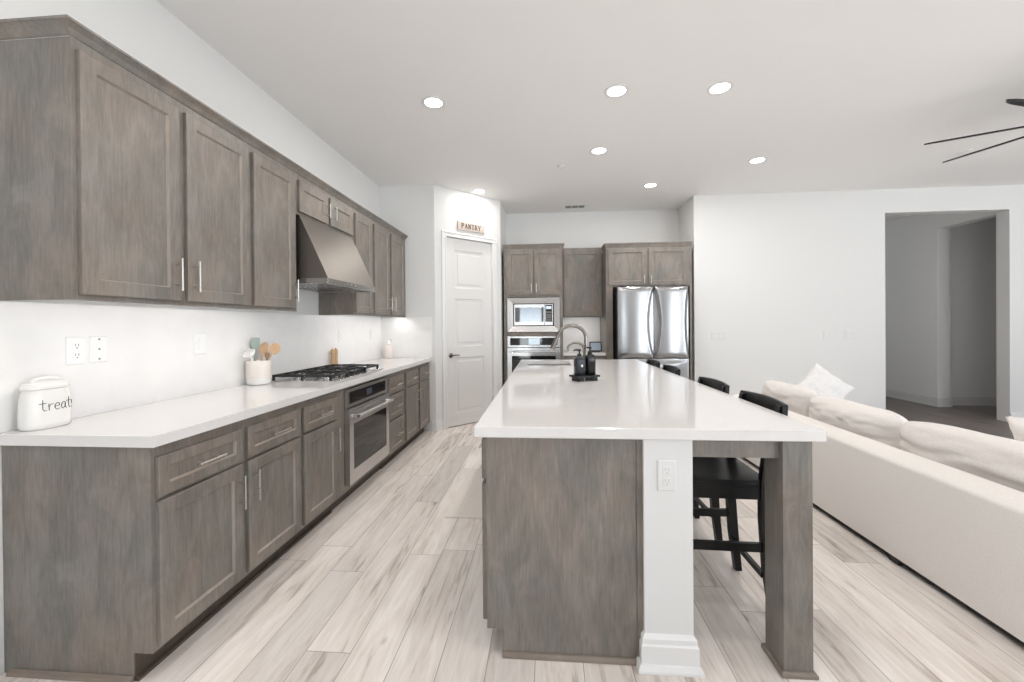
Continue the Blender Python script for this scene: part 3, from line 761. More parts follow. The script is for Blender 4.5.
wallplate('rocker_switch', 'faint white switch plate left of the hall opening, the narrower one', FYR, 3.690, 3.805, 1.085, 1.205, 'switch', mat='wall', cat='switch')
wallplate('rocker_switch', 'faint white triple switch plate closest to the hall opening', FYR, 3.960, 4.120, 1.085, 1.205, 'switch', mat='wall', cat='switch')

# pantry sign
t = thing('pantry_sign', 'small whitewashed wooden sign with brown capitals over the pantry door', 'sign', tuple(FD.p(.545, 2.538, 0)))
bm = BM(); fbox(bm, FD, .335, .757, 2.548, 2.660, .001, .022, .002); brd = obj('board', bm, M['sign'], t)
bm = BM(); cw_ = .052; hgt = .062; zb = 2.573; st = .010
def seg_(a0,z0,a1,z1,wd):
    p0, p1 = FD.p(a0,z0,.0235), FD.p(a1,z1,.0235); bar(bm, p0, p1, wd, .002, tuple(dn))
glyph = {
 'P': [(0.2,0,.2,1,1.3),(0.2,1,.65,1,.7),(.65,1,.85,.86,.9),(.85,.86,.85,.64,1),(.85,.64,.65,.5,.9),(.65,.5,.2,.5,.7),(.02,0,.42,0,.6),(.02,1,.3,1,.6)],
 'A': [(.1,0,.5,1,.7),(.5,1,.9,0,1.3),(.27,.36,.75,.36,.6),(-.02,0,.25,0,.6),(.72,0,1.02,0,.6)],
 'N': [(.15,0,.15,1,.8),(.15,1,.85,0,1.3),(.85,0,.85,1,.8),(0,0,.32,0,.6),(.0,1,.2,1,.6),(.68,1,1,1,.6)],
 'T': [(.5,0,.5,1,1.3),(.05,1,.95,1,.7),(.06,1,.06,.8,.6),(.94,1,.94,.8,.6),(.3,0,.7,0,.6)],
 'R': [(0.2,0,.2,1,1.3),(0.2,1,.6,1,.7),(.6,1,.8,.86,.9),(.8,.86,.8,.66,1),(.8,.66,.6,.52,.9),(.6,.52,.2,.52,.7),(.5,.52,.9,0,1.2),(.02,0,.38,0,.6),(.02,1,.3,1,.6),(.8,0,1,0,.6)],
 'Y': [(.1,1,.5,.45,1.2),(.9,1,.5,.45,.7),(.5,.45,.5,0,1.2),(.3,0,.7,0,.6),(-.02,1,.28,1,.6),(.72,1,1.02,1,.6)],
}
a_ = .335+.052
for ch in 'PANTRY':
    wch = .042
    for x0_,z0_,x1_,z1_,k in glyph[ch]: seg_(a_+x0_*wch, zb+z0_*hgt, a_+x1_*wch, zb+z1_*hgt, .0092*k)
    a_ += .0535
obj('lettering', bm, M['sign_ink'], brd, label='brown serif capitals')

# ------------------------------------------------------------------ back wall
FT = Frame((0, 5.90, 0), (1,0,0), (0,-1,0))
def back_body(bm, x0, x1, yf, z0, z1): box(bm, x0, x1, yf, BK-.002, z0, z1)
t = thing('tall_oven_cabinet', 'tall grey cabinet at the back housing the microwave and wall oven', 'cabinet', (-.16, 6.2, 0))
TX0, TX1 = -.585, .250
bm = BM()
box(bm, TX0, TX0+.045, 5.90, BK-.002, .105, 2.39); box(bm, TX1-.037, TX1, 5.90, BK-.002, .105, 2.39)
box(bm, TX0+.045, TX1-.037, 5.90, BK-.002, 1.706, 2.39); box(bm, TX0+.045, TX1-.037, 5.90, BK-.002, .105, .425)
box(bm, TX0+.045, TX1-.037, 5.90, BK-.03, 1.150, 1.200); box(bm, TX0+.045, TX1-.037, BK-.03, BK-.002, .425, 1.706)
box(bm, TX0, TX1, 5.975, BK-.002, .001, .105)
obj('body', bm, M['wood'], t)
d = shaker('door', FT, -.535, -.162, 1.736, 2.372, t); pull(FT, -.192, 1.83, .12, True, d)
d = shaker('door', FT, -.150, .218, 1.736, 2.372, t); pull(FT, -.120, 1.83, .12, True, d)
d = shaker('drawer', FT, -.535, .218, .125, .405, t); pull(FT, -.15, .265, .16, False, d)
bm = BM(); crown(bm, [((TX0,5.90),(0,-1)), ((TX1,5.90),(1,-1)), ((TX1,6.14),(1,0))], 2.391, 2.453, ((0,0),(.004,.05),(.006,.12),(.020,.7),(.026,.76),(.026,1))); obj('crown', bm, M['wood'], t)
# microwave
t = thing('microwave', 'built-in stainless microwave above the back wall oven', 'microwave', (-.165, 6.1, 1.205))
bm = BM(); box(bm, -.49, .165, 5.902, 6.4, 1.215, 1.69); obj('body', bm, M['black_plastic'], t)
bm = BM(); rectloft(bm, FT, -.538, .210, 1.206, 1.697, [(0,.001),(0,.018),(.004,.024),(.084,.008),(.086,.003)], fill=True, fill_mi=1); obj('trim_frame', bm, [M['steel'], M['black_plastic']], t, label='wide stainless trim frame')
bm = BM(); fbox(bm, FT, -.440, -.008, 1.302, 1.602, .003, .020, .003); dr = obj('microwave_door', bm, M['steel'], t)
bm = BM(); fbox(bm, FT, -.425, -.020, 1.352, 1.556, .0202, .0212, .0005); obj('window', bm, M['grey_glass'], dr)
bm = BM(); fbox(bm, FT, -.006, .110, 1.302, 1.602, .003, .020, .003); cp_ = obj('control_panel', bm, M['steel'], t)
bm = BM(); fbox(bm, FT, .006, .098, 1.352, 1.590, .0202, .0212, .0005); obj('keypad_glass', bm, M['black_glass'], cp_)
bm = BM()
for r_ in range(4):
    for c_ in range(3): fbox(bm, FT, .016+c_*.026, .036+c_*.026, 1.365+r_*.036, 1.390+r_*.036, .0213, .0217, 0)
obj('keys', bm, M['plate_edge'], cp_)
bm = BM(); fbox(bm, FT, .016, .088, 1.530, 1.572, .0213, .0217, 0); obj('display', bm, M['screen_lit'], cp_)
oven('stainless wall oven in the tall cabinet below the microwave', FT, -.538, .210, .440, 1.147, .155, None, lit=True)

# middle: upper cabinet, lower cabinet, counter
t = thing('upper_cabinet', 'single door grey cabinet between the oven tower and refrigerator', 'cabinet', (.55, 6.33, 1.416))
FM = Frame((0,6.17,0),(1,0,0),(0,-1,0))
bm = BM(); box(bm, .256, .838, 6.17, BK-.002, 1.434, 2.435); box(bm, .256, .838, 6.17, 6.189, 1.416, 1.4345); obj('body', bm, M['wood'], t)
d = shaker('door', FM, .276, .818, 1.434, 2.395, t)
bm = BM(); box(bm, .32, .78, 6.205, 6.230, 1.425, 1.4335); obj('light_strip', bm, M['led'], t, label='lit LED strip under the cabinet')
t = thing('base_cabinet', 'low grey cabinet under the short back counter behind the island', 'cabinet', (.54, 6.2, 0))
bm = BM(); prism(bm, [(5.975,.001),(BK-.002,.001),(BK-.002,CB-.001),(5.90,CB-.001),(5.90,.105),(5.975,.105)], 'x', .254, .838); obj('body', bm, M['wood'], t)
d = shaker('drawer', FT, .292, .795, .70, .855, t, rail=.045); pull(FT, .54, .775, .14, False, d)
d = shaker('door', FT, .292, .795, .125, .685, t); pull(FT, .33, .55, .15, True, d)
bm = BM(); box(bm, .252, .840, 5.868, BK-.014, CB, CT, .003); tag(obj('worktop', bm, M['quartz']), 'short white counter between the wall oven and refrigerator', 'countertop')
bm = BM(); box(bm, .252, .842, BK-.013, BK-.0005, CT+.0005, 1.415); tag(obj('backsplash', bm, M['splash']), 'pale backsplash slab behind the smart display', 'backsplash')
# smart display
t = thing('smart_display', 'small black smart display on the short back counter', 'smart display', (.72, 6.05, CT))
FS = Frame((0,6.03,0),(1,0,0),(0,-1,0))
def rrect(a0,a1,z0,z1,r,d,n=5,fr=FS, tilt=0):
    out = []
    for cx_,cz_,th0 in ((a1-r,z0+r,-PI/2),(a1-r,z1-r,0),(a0+r,z1-r,PI/2),(a0+r,z0+r,PI)):
        for k in range(n+1):
            th = th0+PI/2*k/n; z = cz_+r*math.sin(th); out.append(fr.p(cx_+r*math.cos(th), z, d-(z-z0)*tilt))
    return out
bm = BM(); ringloft(bm, [rrect(.632,.808,.922,1.060,.018,-.012,tilt=.25), rrect(.632,.808,.922,1.060,.018,.0,tilt=.25), rrect(.636,.804,.926,1.056,.016,.003,tilt=.25)]); obj('bezel', bm, M['black_plastic'], t, smooth=40)
bm = BM(); v = [bm.verts.new(p) for p in rrect(.648,.792,.938,1.044,.006,.0037-.004,tilt=.25)]; 
for q in v: q.co.y -= .004
bm.faces.new(v); obj('screen', bm, M['screen_dim'], t)
bm = BM(); prism(bm, [(6.035,CT+.0005),(6.12,CT+.0005),(6.125,CT+.03),(6.075,.985),(6.045,.93)], 'x', .66, .78); obj('speaker_base', bm, M['black_plastic'], t)

# fridge surround
t = thing('refrigerator_cabinet', 'grey surround with two upper doors enclosing the refrigerator', 'cabinet', (1.4, 6.15, 0))
FS2 = Frame((0,5.83,0),(1,0,0),(0,-1,0))
SX0, SX1 = .845, 1.995
bm = BM()
box(bm, SX0, SX0+.090, 5.83, BK-.002, .001, 2.362); box(bm, SX1-.028, SX1, 5.83, BK-.002, .001, 2.362)
obj('side_panels', bm, M['wood'], t)
bm = BM(); box(bm, SX0+.0905, SX1-.0285, 5.83, BK-.002, 1.822, 2.362); obj('body', bm, M['wood'], t)
d = shaker('door', FS2, .872, 1.385, 1.842, 2.350, t); pull(FS2, 1.355, 1.92, .11, True, d)
d = shaker('door', FS2, 1.415, 1.945, 1.842, 2.350, t); pull(FS2, 1.445, 1.92, .11, True, d)
bm = BM(); crown(bm, [((SX0,6.14),(-1,0)), ((SX0,5.83),(-1,-1)), ((SX1,5.83),(0,-1))], 2.363, 2.425, ((0,0),(.004,.05),(.006,.12),(.020,.7),(.026,.76),(.026,1))); obj('crown', bm, M['wood'], t)

# refrigerator
t = thing('refrigerator', 'stainless french door refrigerator with bottom freezer', 'refrigerator', (1.40, 6.0, 0))
RX0, RX1, RYF = .958, 1.866, 5.60
bm = BM(); box(bm, RX0+.006, RX1-.006, RYF+.01, 6.44, .03, 1.795); obj('body', bm, M['black_plastic'], t)
def sculpt_door(name, x0, x1, z0, z1, scoop, parent, yf=RYF, th=.055, mat='steel_v', bulge=.020):
    """gently bowed front with lens-shaped finger scoops along chosen edges"""
    bm = BM(); NX, NZ = 40, 36; G = []
    for j in range(NZ+1):
        v_ = j/NZ; row = []
        for i in range(NX+1):
            u_ = i/NX; ee = 1-abs(2*u_-1)**4
            d_ = .010*ee + bulge*math.sin(PI*u_)
            for side, wid, dep in scoop:
                if side == 'top':
                    lens = wid*math.sin(PI*u_)**.7; q = (1-v_)
                else:
                    lens = wid*math.sin(PI*min(1,max(0,(v_-.02)/.96)))**.6; q = u_ if side == 'l' else 1-u_
                if lens > 1e-4 and q < lens:
                    s_ = q/lens; d_ -= dep*(1-s_**3)
            edge = min(1, min(v_,1-v_)*NZ/1.2)
            row.append(bm.verts.new((x0+(x1-x0)*u_, yf-.02-d_*edge+.0*edge, z0+(z1-z0)*v_)))
        G.append(row)
    for j in range(NZ):
        for i in range(NX): bm.faces.new((G[j][i],G[j][i+1],G[j+1][i+1],G[j+1][i]))
    # sides/back
    per = [G[0][i] for i in range(NX+1)] + [G[j][NX] for j in range(1,NZ+1)] + [G[NZ][i] for i in range(NX-1,-1,-1)] + [G[j][0] for j in range(NZ-1,0,-1)]
    bk = [bm.verts.new((v.co.x, yf+.008, v.co.z)) for v in per]; n_ = len(per)
    for i in range(n_): bm.faces.new((per[i], bk[i], bk[(i+1)%n_], per[(i+1)%n_]))
    bm.faces.new(bk)
    return obj(name, bm, M[mat], parent, smooth=35)
mid = 1.425
ZD = .862
sculpt_door('fridge_door', RX0, mid-.004, ZD, 1.797, [('r',.20,.022)], t)
d = sculpt_door('fridge_door', mid+.004, RX1, ZD, 1.797, [('l',.20,.022),('r',.13,.016)], t)
bm = BM(); box(bm, 1.762, 1.812, RYF-.032, RYF-.0285, 1.753, 1.760); obj('badge', bm, M['faucet'], d)
sculpt_door('freezer_drawer', RX0, RX1, .06, ZD-.012, [('top',.10,.02)], t)
for hx in (RX0+.07, mid+.33):
    bm = BM(); box(bm, hx, hx+.06, RYF-.018, RYF+.02, ZD-.011, ZD-.001); obj('hinge_cover', bm, M['black_plastic'], t)
for hx in (RX0+.02, RX1-.10):
    bm = BM(); box(bm, hx, hx+.08, RYF, RYF+.08, 1.7955, 1.812, .003); obj('hinge_cap', bm, M['black_plastic'], t)
bm = BM(); box(bm, RX0+.02, RX1-.02, RYF+.02, 6.4, .001, .05); obj('foot_grille', bm, M['black_plastic'], t)

# ------------------------------------------------------------------ island
IX0, IX1, IY0, IY1 = -.2766, 1.0097, 1.5824, 4.703
PY = 1.624
t = thing('kitchen_island', 'long kitchen island of grey cabinets, white knee wall and grey leg', 'kitchen island', (.35, 3.1, 0))
bm = BM(); full = [(-.171,.001),(.366,.001),(.366,CB-.001),(-.238,CB-.001),(-.238,.105),(-.171,.105)]
prism(bm, full, 'y', PY, 3.99); prism(bm, full, 'y', 4.53, 4.66)
prism(bm, [(-.171,.001),(.366,.001),(.366,CB-.001),(.275,CB-.001),(.275,.66),(-.190,.66),(-.190,CB-.001),(-.238,CB-.001),(-.238,.105),(-.171,.105)], 'y', 3.99, 4.53)
obj('body', bm, M['wood'], t)
bm = BM(); box(bm, .345, .366, PY-.006, PY-.0005, .02, CB-.001); obj('corner_strip', bm, M['wood'], t)
bm = BM(); prism(bm, [(PY-.016,.001),(PY-.0005,.001),(PY-.0005,.020),(PY-.008,.019),(PY-.014,.012)], 'x', -.176, .338); obj('shoe_moulding', bm, M['shoe'], t, label='lighter shoe moulding strip at the foot of the end panel')
FI = Frame((-.238,0,0),(0,-1,0),(-1,0,0))
ys = [1.640, 2.10, 2.62, 3.72, 4.18, 4.645]
for k, (a, b_) in enumerate(zip(ys, ys[1:])):
    d = shaker('drawer', FI, -b_+.012, -a-.006, .690, .850, t, rail=.045)
    if k != 2: pull(FI, -(a+b_)/2, .77, .14, False, d)
    if b_-a > .8:
        for q0, q1, hh in ((-b_+.012, -(a+b_)/2-.004, -(a+b_)/2-.034), (-(a+b_)/2+.004, -a-.006, -(a+b_)/2+.034)):
            d = shaker('door', FI, q0, q1, .125, .672, t); pull(FI, hh, .54, .155, True, d)
    else:
        d = shaker('door', FI, -b_+.012, -a-.006, .125, .672, t); pull(FI, (-a-.036 if k % 2 else -b_+.042), .54, .155, True, d)
bm = BM(); box(bm, .3665, .546, 1.600, 4.66, .001, CB-.001); kw = obj('knee_wall', bm, M['wall'], t, label='white painted knee wall with its end facing the camera')
# stepped base moulding round the end of the knee wall
bm = BM()
sec = [(0,0),(.030,0),(.030,.010),(.022,.026),(.016,.028),(.016,.094),(.011,.100),(.011,.118),(.0,.134)]
path = [((.3665,1.6245),(-1,0)), ((.3665,1.600),(-1,-1)), ((.546,1.600),(1,-1)), ((.546,4.66),(1,0))]
rs = []
for (x,y),(ox,oy) in path: rs.append([(x+ox*d_, y+oy*d_, z+.001) for d_, z in sec])
ringloft(bm, rs)
obj('base_moulding', bm, M['trim'], t, label='white stepped base moulding')
FC = Frame((0,1.600,0),(1,0,0),(0,-1,0))
wallplate('power_outlet', 'white duplex outlet on the white end of the island knee wall', FC, .4155, .4855, .676, .792, 'outlet', mat='wall')
# leg
bm = BM(); box(bm, .868, .972, 1.600, 1.728, .001, CB-.001, .001); obj('leg', bm, M['wood'], t)
bm = BM()
sec = [(0,0),(.012,0),(.012,.012),(.006,.020),(0,.021)]
rs = [[(x+ox*d_, y+oy*d_, z+.001) for d_, z in sec] for (x,y),(ox,oy) in [((.868,1.728),(-1,1)),((.868,1.600),(-1,-1)),((.972,1.600),(1,-1)),((.972,1.728),(1,1)),((.868,1.728),(-1,1))]]
ringloft(bm, rs, False, False); obj('leg_shoe', bm, M['shoe'], t)
bm = BM(); box(bm, .868, .972, 4.53, 4.66, .001, CB-.001, .001); obj('leg', bm, M['wood'], t)
bm = BM(); box(bm, .5465, .8675, 1.625, 1.665, .797, CB-.001, .001); obj('apron', bm, M['wood'], t)
bm = BM(); box(bm, .90, .94, 1.7285, 4.5295, .797, CB-.001, .001); obj('apron', bm, M['wood'], t)
# worktop with sink cut-out
SXa, SXb, SYa, SYb = -.17, .25, 4.02, 4.50
bm = BM()
def ringrect(x0,x1,y0,y1,z): return [(x0,y0,z),(x1,y0,z),(x1,y1,z),(x0,y1,z)]
c = .003
ro = [ringrect(SXa,SXb,SYa,SYb,CB), ringrect(IX0+c,IX1-c,IY0+c,IY1-c,CB), ringrect(IX0,IX1,IY0,IY1,CB+c), ringrect(IX0,IX1,IY0,IY1,CT-c), ringrect(IX0+c,IX1-c,IY0+c,IY1-c,CT), ringrect(SXa,SXb,SYa,SYb,CT), ringrect(SXa,SXb,SYa,SYb,CB)]
ringloft(bm, ro, False, False); bmesh.ops.remove_doubles(bm, verts=bm.verts, dist=1e-6)
tag(obj('worktop', bm, M['quartz']), 'large white quartz island top with glossy reflections', 'countertop')
bm = BM(); s = .001
ringloft(bm, [ringrect(SXa+s,SXb-s,SYa+s,SYb-s,CB+.01), ringrect(SXa+.006,SXb-.006,SYa+.006,SYb-.006,.70), ringrect(SXa+.03,SXb-.03,SYa+.03,SYb-.03,.69)], False, True)
tag(obj('sink', bm, M['steel'], smooth=30), 'undermount stainless sink sunk in the far end of the island', 'sink')
# faucet
fx, fy = .400, 4.15
def faucet(name, label, pts, rad, base_r, extra=None):
    t = thing(name, label, 'faucet', (pts[0][0], pts[0][1], CT))
    bm = BM(); lathe(bm, [(base_r,0),(base_r,.006),(base_r*.7,.012),(base_r*.62,.05)], (pts[0][0],pts[0][1],CT+.0005), 20); obj('base', bm, M['faucet'], t, smooth=50)
    bm = BM(); tube(bm, pts, rad, 14); obj('spout', bm, M['faucet'], t, smooth=60)
    return t
def arc(x0, y0, z0, zc, rx, rz, x_end, z_end, n=22, a_end=PI):
    pts = [(x0,y0,z0),(x0,y0,z0+(zc-z0)*.5),(x0,y0,zc)]
    for k in range(1,n+1):
        th = a_end*k/n; pts.append((x0-rx+rx*math.cos(th), y0, zc+rz*math.sin(th)))
    pts.append((x_end,y0,z_end)); return pts
pts = arc(fx, fy, CT+.01, 1.170, .138, .128, .112, 1.165, a_end=PI*.84)
t = faucet('kitchen_faucet', 'tall arched pull-down nickel faucet at the far end of the island', pts, .0175, .028)
p1_, p2_ = Vector(pts[-2]), Vector(pts[-1])
dd_ = (p2_-p1_).normalized()
bm = BM(); tube(bm, [p2_-dd_*.01, p2_+dd_*.012, p2_+dd_*.095, p2_+dd_*.11], [.0175,.021,.025,.023], 14); obj('spray_head', bm, M['faucet'], t, smooth=50)
bm = BM(); tube(bm, [(fx+.01,fy-.012,CT+.055),(fx+.03,fy-.03,CT+.06),(fx+.045,fy-.075,CT+.085)], [.008,.006,.005], 8); obj('lever', bm, M['faucet'], t, smooth=50)
pts = arc(.405, 4.42, CT+.01, 1.045, 0.085, .068, .237, 1.02, a_end=PI*.97)
faucet('filter_faucet', 'small curved water filter faucet beside the tall island faucet', pts, .0125, .018)
# soap tray and bottles
TXc, TYc = .272, 2.93
t = thing('footed_tray', 'black footed tray on the island carrying two dark bottles', 'tray', (TXc, TYc, CT))
def rot2(x, y, a): return (x*math.cos(a)-y*math.sin(a), x*math.sin(a)+y*math.cos(a))
ang = math.radians(28)
def rbox(bm, cx, cy, hx, hy, z0, z1, a, bev=.002):
    n0 = len(bm.verts); vs0 = set(bm.verts)
    box(bm, -hx, hx, -hy, hy, z0, z1, bev)
    for v in bm.verts:
        if v not in vs0:
            x_, y_ = rot2(v.co.x, v.co.y, a); v.co.x, v.co.y = cx+x_, cy+y_
bm = BM(); rbox(bm, TXc, TYc, .092, .056, CT+.026, CT+.040, ang); obj('tray_top', bm, M['black_wood'], t)
for s_ in (-1,1):
    o_ = rot2(s_*.055, 0, ang); bm = BM(); rbox(bm, TXc+o_[0], TYc+o_[1], .022, .046, CT+.0005, CT+.0258, ang); obj('foot', bm, M['black_wood'], t)
def pump_bottle(label, x, y, mat, h, w_, face, spot=False):
    z0 = CT+.0405
    t = thing('pump_bottle', label, 'bottle', (x,y,z0), 'dark pump bottles on the island tray')
    prof = [(.92,0),(1,.004),(1,h*.80),(.95,h*.87),(.72,h*.94),(.42,h*.98),(.38,h)]
    bm = BM(); ringloft(bm, [[(x+rot2(*superell(w_*s_,w_*.82*s_,3.4,k,40),face)[0], y+rot2(*superell(w_*s_,w_*.82*s_,3.4,k,40),face)[1], z0+z) for k in range(40)] for s_, z in prof])
    bd = obj('bottle_body', bm, mat, t, smooth=45)
    bm = BM(); lathe(bm, [(.014,h),(.015,h+.003),(.015,h+.016),(.006,h+.018),(.005,h+.034)], (x,y,z0), 18)
    lathe(bm, [(.011,h+.034),(.013,h+.037),(.012,h+.046),(.009,h+.048)], (x,y,z0), 18)
    tube(bm, [(x,y,z0+h+.042),(x-.028,y-.004,z0+h+.044),(x-.043,y-.006,z0+h+.036)], [.006,.005,.004], 8)
    obj('pump', bm, M['black_plastic'], t, smooth=45)
    if spot:
        bm = BM(); q = Vector((math.sin(face), -math.cos(face), 0)); sd = Vector((math.cos(face), math.sin(face), 0)); c_ = Vector((x,y,z0+h*.5)) + q*(w_*.823)
        vs = [bm.verts.new(c_ + sd*a + Vector((0,0,b))) for a, b in ((-.002,-.008),(.012,-.008),(.012,.008),(-.002,.008))]
        bm.faces.new(vs); obj('label_mark', bm, M['plate'], bd)
pump_bottle('charcoal pump bottle on the island tray, left of the pair', .236, 2.912, M['bottle'], .132, .038, ang-.15, True)
pump_bottle('black pump bottle on the island tray, right of the pair', .312, 2.950, M['bottle_dark'], .146, .036, ang)

# kitchen mat beside the sink side
bm = BM(); box(bm, -.690, -.268, 2.76, 3.70, .0005, .012, .004); tag(obj('kitchen_mat', bm, M['mat']), 'cream kitchen mat lying on the floor beside the island', 'mat')

# ------------------------------------------------------------------ bar stools
def make_stool(loc, label):
    """local frame: centre of seat at origin, backrest toward +x"""
    t = thing('bar_stool', label, 'stool', (0,0,0), 'black counter stools along the island')
    W2 = .192
    SZ = .605
    # seat: dished slab
    bm = BM(); N = 14; G = []
    for j in range(N+1):
        row = []
        for i in range(N+1):
            u_, v_ = 2*i/N-1, 2*j/N-1
            r = .018
            x_ = .195*u_; y_ = (W2-.010-.012*(1-u_)/2)*v_
            dz = -.010*(1-u_*u_)*(1-v_*v_) - .004*(abs(u_)**8+abs(v_)**8)
            row.append(bm.verts.new((x_, y_, SZ+dz)))
        G.append(row)
    for j in range(N):
        for i in range(N): bm.faces.new((G[j][i],G[j][i+1],G[j+1][i+1],G[j+1][i]))
    per = [G[0][i] for i in range(N+1)]+[G[j][N] for j in range(1,N+1)]+[G[N][i] for i in range(N-1,-1,-1)]+[G[j][0] for j in range(N-1,0,-1)]
    lo = [bm.verts.new((v.co.x, v.co.y, SZ-.030)) for v in per]; n_ = len(per)
    for i in range(n_): bm.faces.new((per[i],lo[i],lo[(i+1)%n_],per[(i+1)%n_]))
    bm.faces.new(lo)
    obj('seat', bm, M['black_wood'], t, smooth=40)
    # back legs run up into the posts
    for s_ in (-1,1):
        yb_ = s_*(W2-.018)
        bm = BM()
        prof = [(.212,0),(.190,.20),(.176,.42),(.176,.58),(.190,.70),(.222,.82),(.252,.935)]
        rs = []
        for k,(x_,z_) in enumerate(prof):
            hw = .018 if k < 4 else .016; tx = .021 if 0 < k < 5 else .016
            rs.append([(x_-tx,yb_-hw,z_),(x_+tx,yb_-hw,z_),(x_+tx,yb_+hw,z_),(x_-tx,yb_+hw,z_)])
        ringloft(bm, rs); obj('leg', bm, M['black_wood'], t, smooth=25)
        bm = BM(); yf_ = s_*(W2-.030)
        bar(bm, (-.175,yf_,SZ-.030), (-.195,yf_+s_*.01,0), .034, .034, (0,1,0), .028, .028); obj('leg', bm, M['black_wood'], t)
        bm = BM(); bar(bm, (-.165,s_*(W2-.03),.545), (.155,s_*(W2-.02),.545), .020, .058); obj('apron', bm, M['black_wood'], t)
        bm = BM(); bar(bm, (-.175,s_*(W2-.026),.300), (.170,s_*(W2-.018),.300), .018, .038); obj('stretcher', bm, M['black_wood'], t)
    for x_, z_, nm, hh in ((-.172,.545,'apron',.058),(.168,.545,'apron',.058),(-.186,.20,'foot_rail',.040),(.178,.165,'stretcher',.024)):
        bm = BM(); bar(bm, (x_,-(W2-.035),z_), (x_,W2-.035,z_), .018, hh); obj(nm, bm, M['black_wood'], t)
    # curved crest rail and slats
    bm = BM(); rs = []
    for k in range(17):
        f = -1+2*k/16; x_ = .250+.022*(1-f*f); y_ = f*(W2+.008)
        h0, h1 = .868, .951-.005*f*f
        rs.append([(x_-.011,y_,h0),(x_+.011,y_,h0),(x_+.016,y_,h1-.006),(x_+.009,y_,h1),(x_-.003,y_,h1),(x_-.008,y_,h1-.006)])
    ringloft(bm, rs); obj('crest_rail', bm, M['black_wood'], t, smooth=35)
    bm = BM(); rs = []
    for k in range(13):
        f = -1+2*k/12; x_ = .196+.022*(1-f*f); y_ = f*(W2-.03)
        rs.append([(x_-.008,y_,.675),(x_+.008,y_,.675),(x_+.010,y_,.715),(x_-.006,y_,.715)])
    ringloft(bm, rs); obj('lower_rail', bm, M['black_wood'], t, smooth=35)
    for k in range(3):
        y_ = (-1+k)*.085; bm = BM()
        bar(bm, (.217-.006*abs(k-1),y_,.71), (.268-.006*abs(k-1),y_,.875), .036, .010, (1,0,0)); obj('slat', bm, M['black_wood'], t)
    t.location = loc
    return t
stool = make_stool((.795, 2.110, 0), 'black wooden counter stool closest to the camera, by the island leg')
def copy_tree(o, parent=None):
    c_ = o.copy(); COL.objects.link(c_); c_.parent = parent
    for ch in list(o.children): copy_tree(ch, c_)
    return c_
for y_, rz, lab in ((2.70, .02, 'black counter stool second from the camera along the island'),
                    (3.57, .0, 'black counter stool third from the camera, before the last one'),
                    (4.15, .0, 'black counter stool farthest from the camera, nearest the refrigerator')):
    s2 = copy_tree(stool); s2.location = (.797, y_, 0); s2.rotation_euler.z = rz; s2['label'] = lab

# ------------------------------------------------------------------ sofa
SFX, SY0, SY1 = 1.862, .55, 4.42
t = thing('sofa', 'long cream linen sofa with its back toward the island', 'sofa', (2.35, 2.4, 0))
def soft_box(bm, x0,x1,y0,y1,z0,z1, r=.03, seg=4):
    vs0 = set(bm.verts)
    box(bm, x0,x1,y0,y1,z0,z1)
    nv = [v for v in bm.verts if v not in vs0]; es = {e for v in nv for e in v.link_edges}
    bmesh.ops.bevel(bm, geom=list(es), offset=r, segments=seg, affect='EDGES', profile=.5)
bm = BM()
# sloped, rounded back frame
sec = [(SFX,.042),(SFX+.14,.042),(SFX+.14,.575),(SFX+.130,.586),(SFX+.11,.588),(SFX+.05,.570),(SFX+.014,.556),(SFX+.004,.549),(SFX,.538)]
prism(bm, sec, 'y', SY0, SY1)
obj('back_frame', bm, M['linen'], t, smooth=45)
bm = BM(); soft_box(bm, SFX+.141, 2.86, SY0+.18, SY1-.101, .042, .30, .02); obj('seat_base', bm, M['linen'], t, smooth=40)
for a, b_ in ((SY0, SY0+.18), (SY1-.10, SY1)):
    bm = BM(); soft_box(bm, SFX+.141, 2.86, a, b_, .042, .56, .035); obj('arm', bm, M['linen'], t, smooth=40)
for k in range(3):
    L3 = (SY1-SY0-.282)/3; a = SY0+.18+L3*k
    bm = BM(); soft_box(bm, SFX+.15, 2.88, a+.003, a+L3-.003, .301, .445, .04); obj('seat_cushion', bm, M['linen_warm'], t, smooth=50)
for x_, y_ in ((SFX+.04,SY0+.05),(SFX+.04,SY1-.05),(2.80,SY0+.05),(2.80,SY1-.05),(SFX+.04,2.4)):
    bm = BM(); box(bm, x_-.03, x_+.03, y_-.03, y_+.03, .001, .0415); obj('foot', bm, M['black_plastic'], t)
bm = BM(); box(bm, SFX+.012, SFX+.03, SY0+.1, SY1-.1, .020, .0415); obj('dust_cover', bm, M['dark'], t, label='black underside strip')
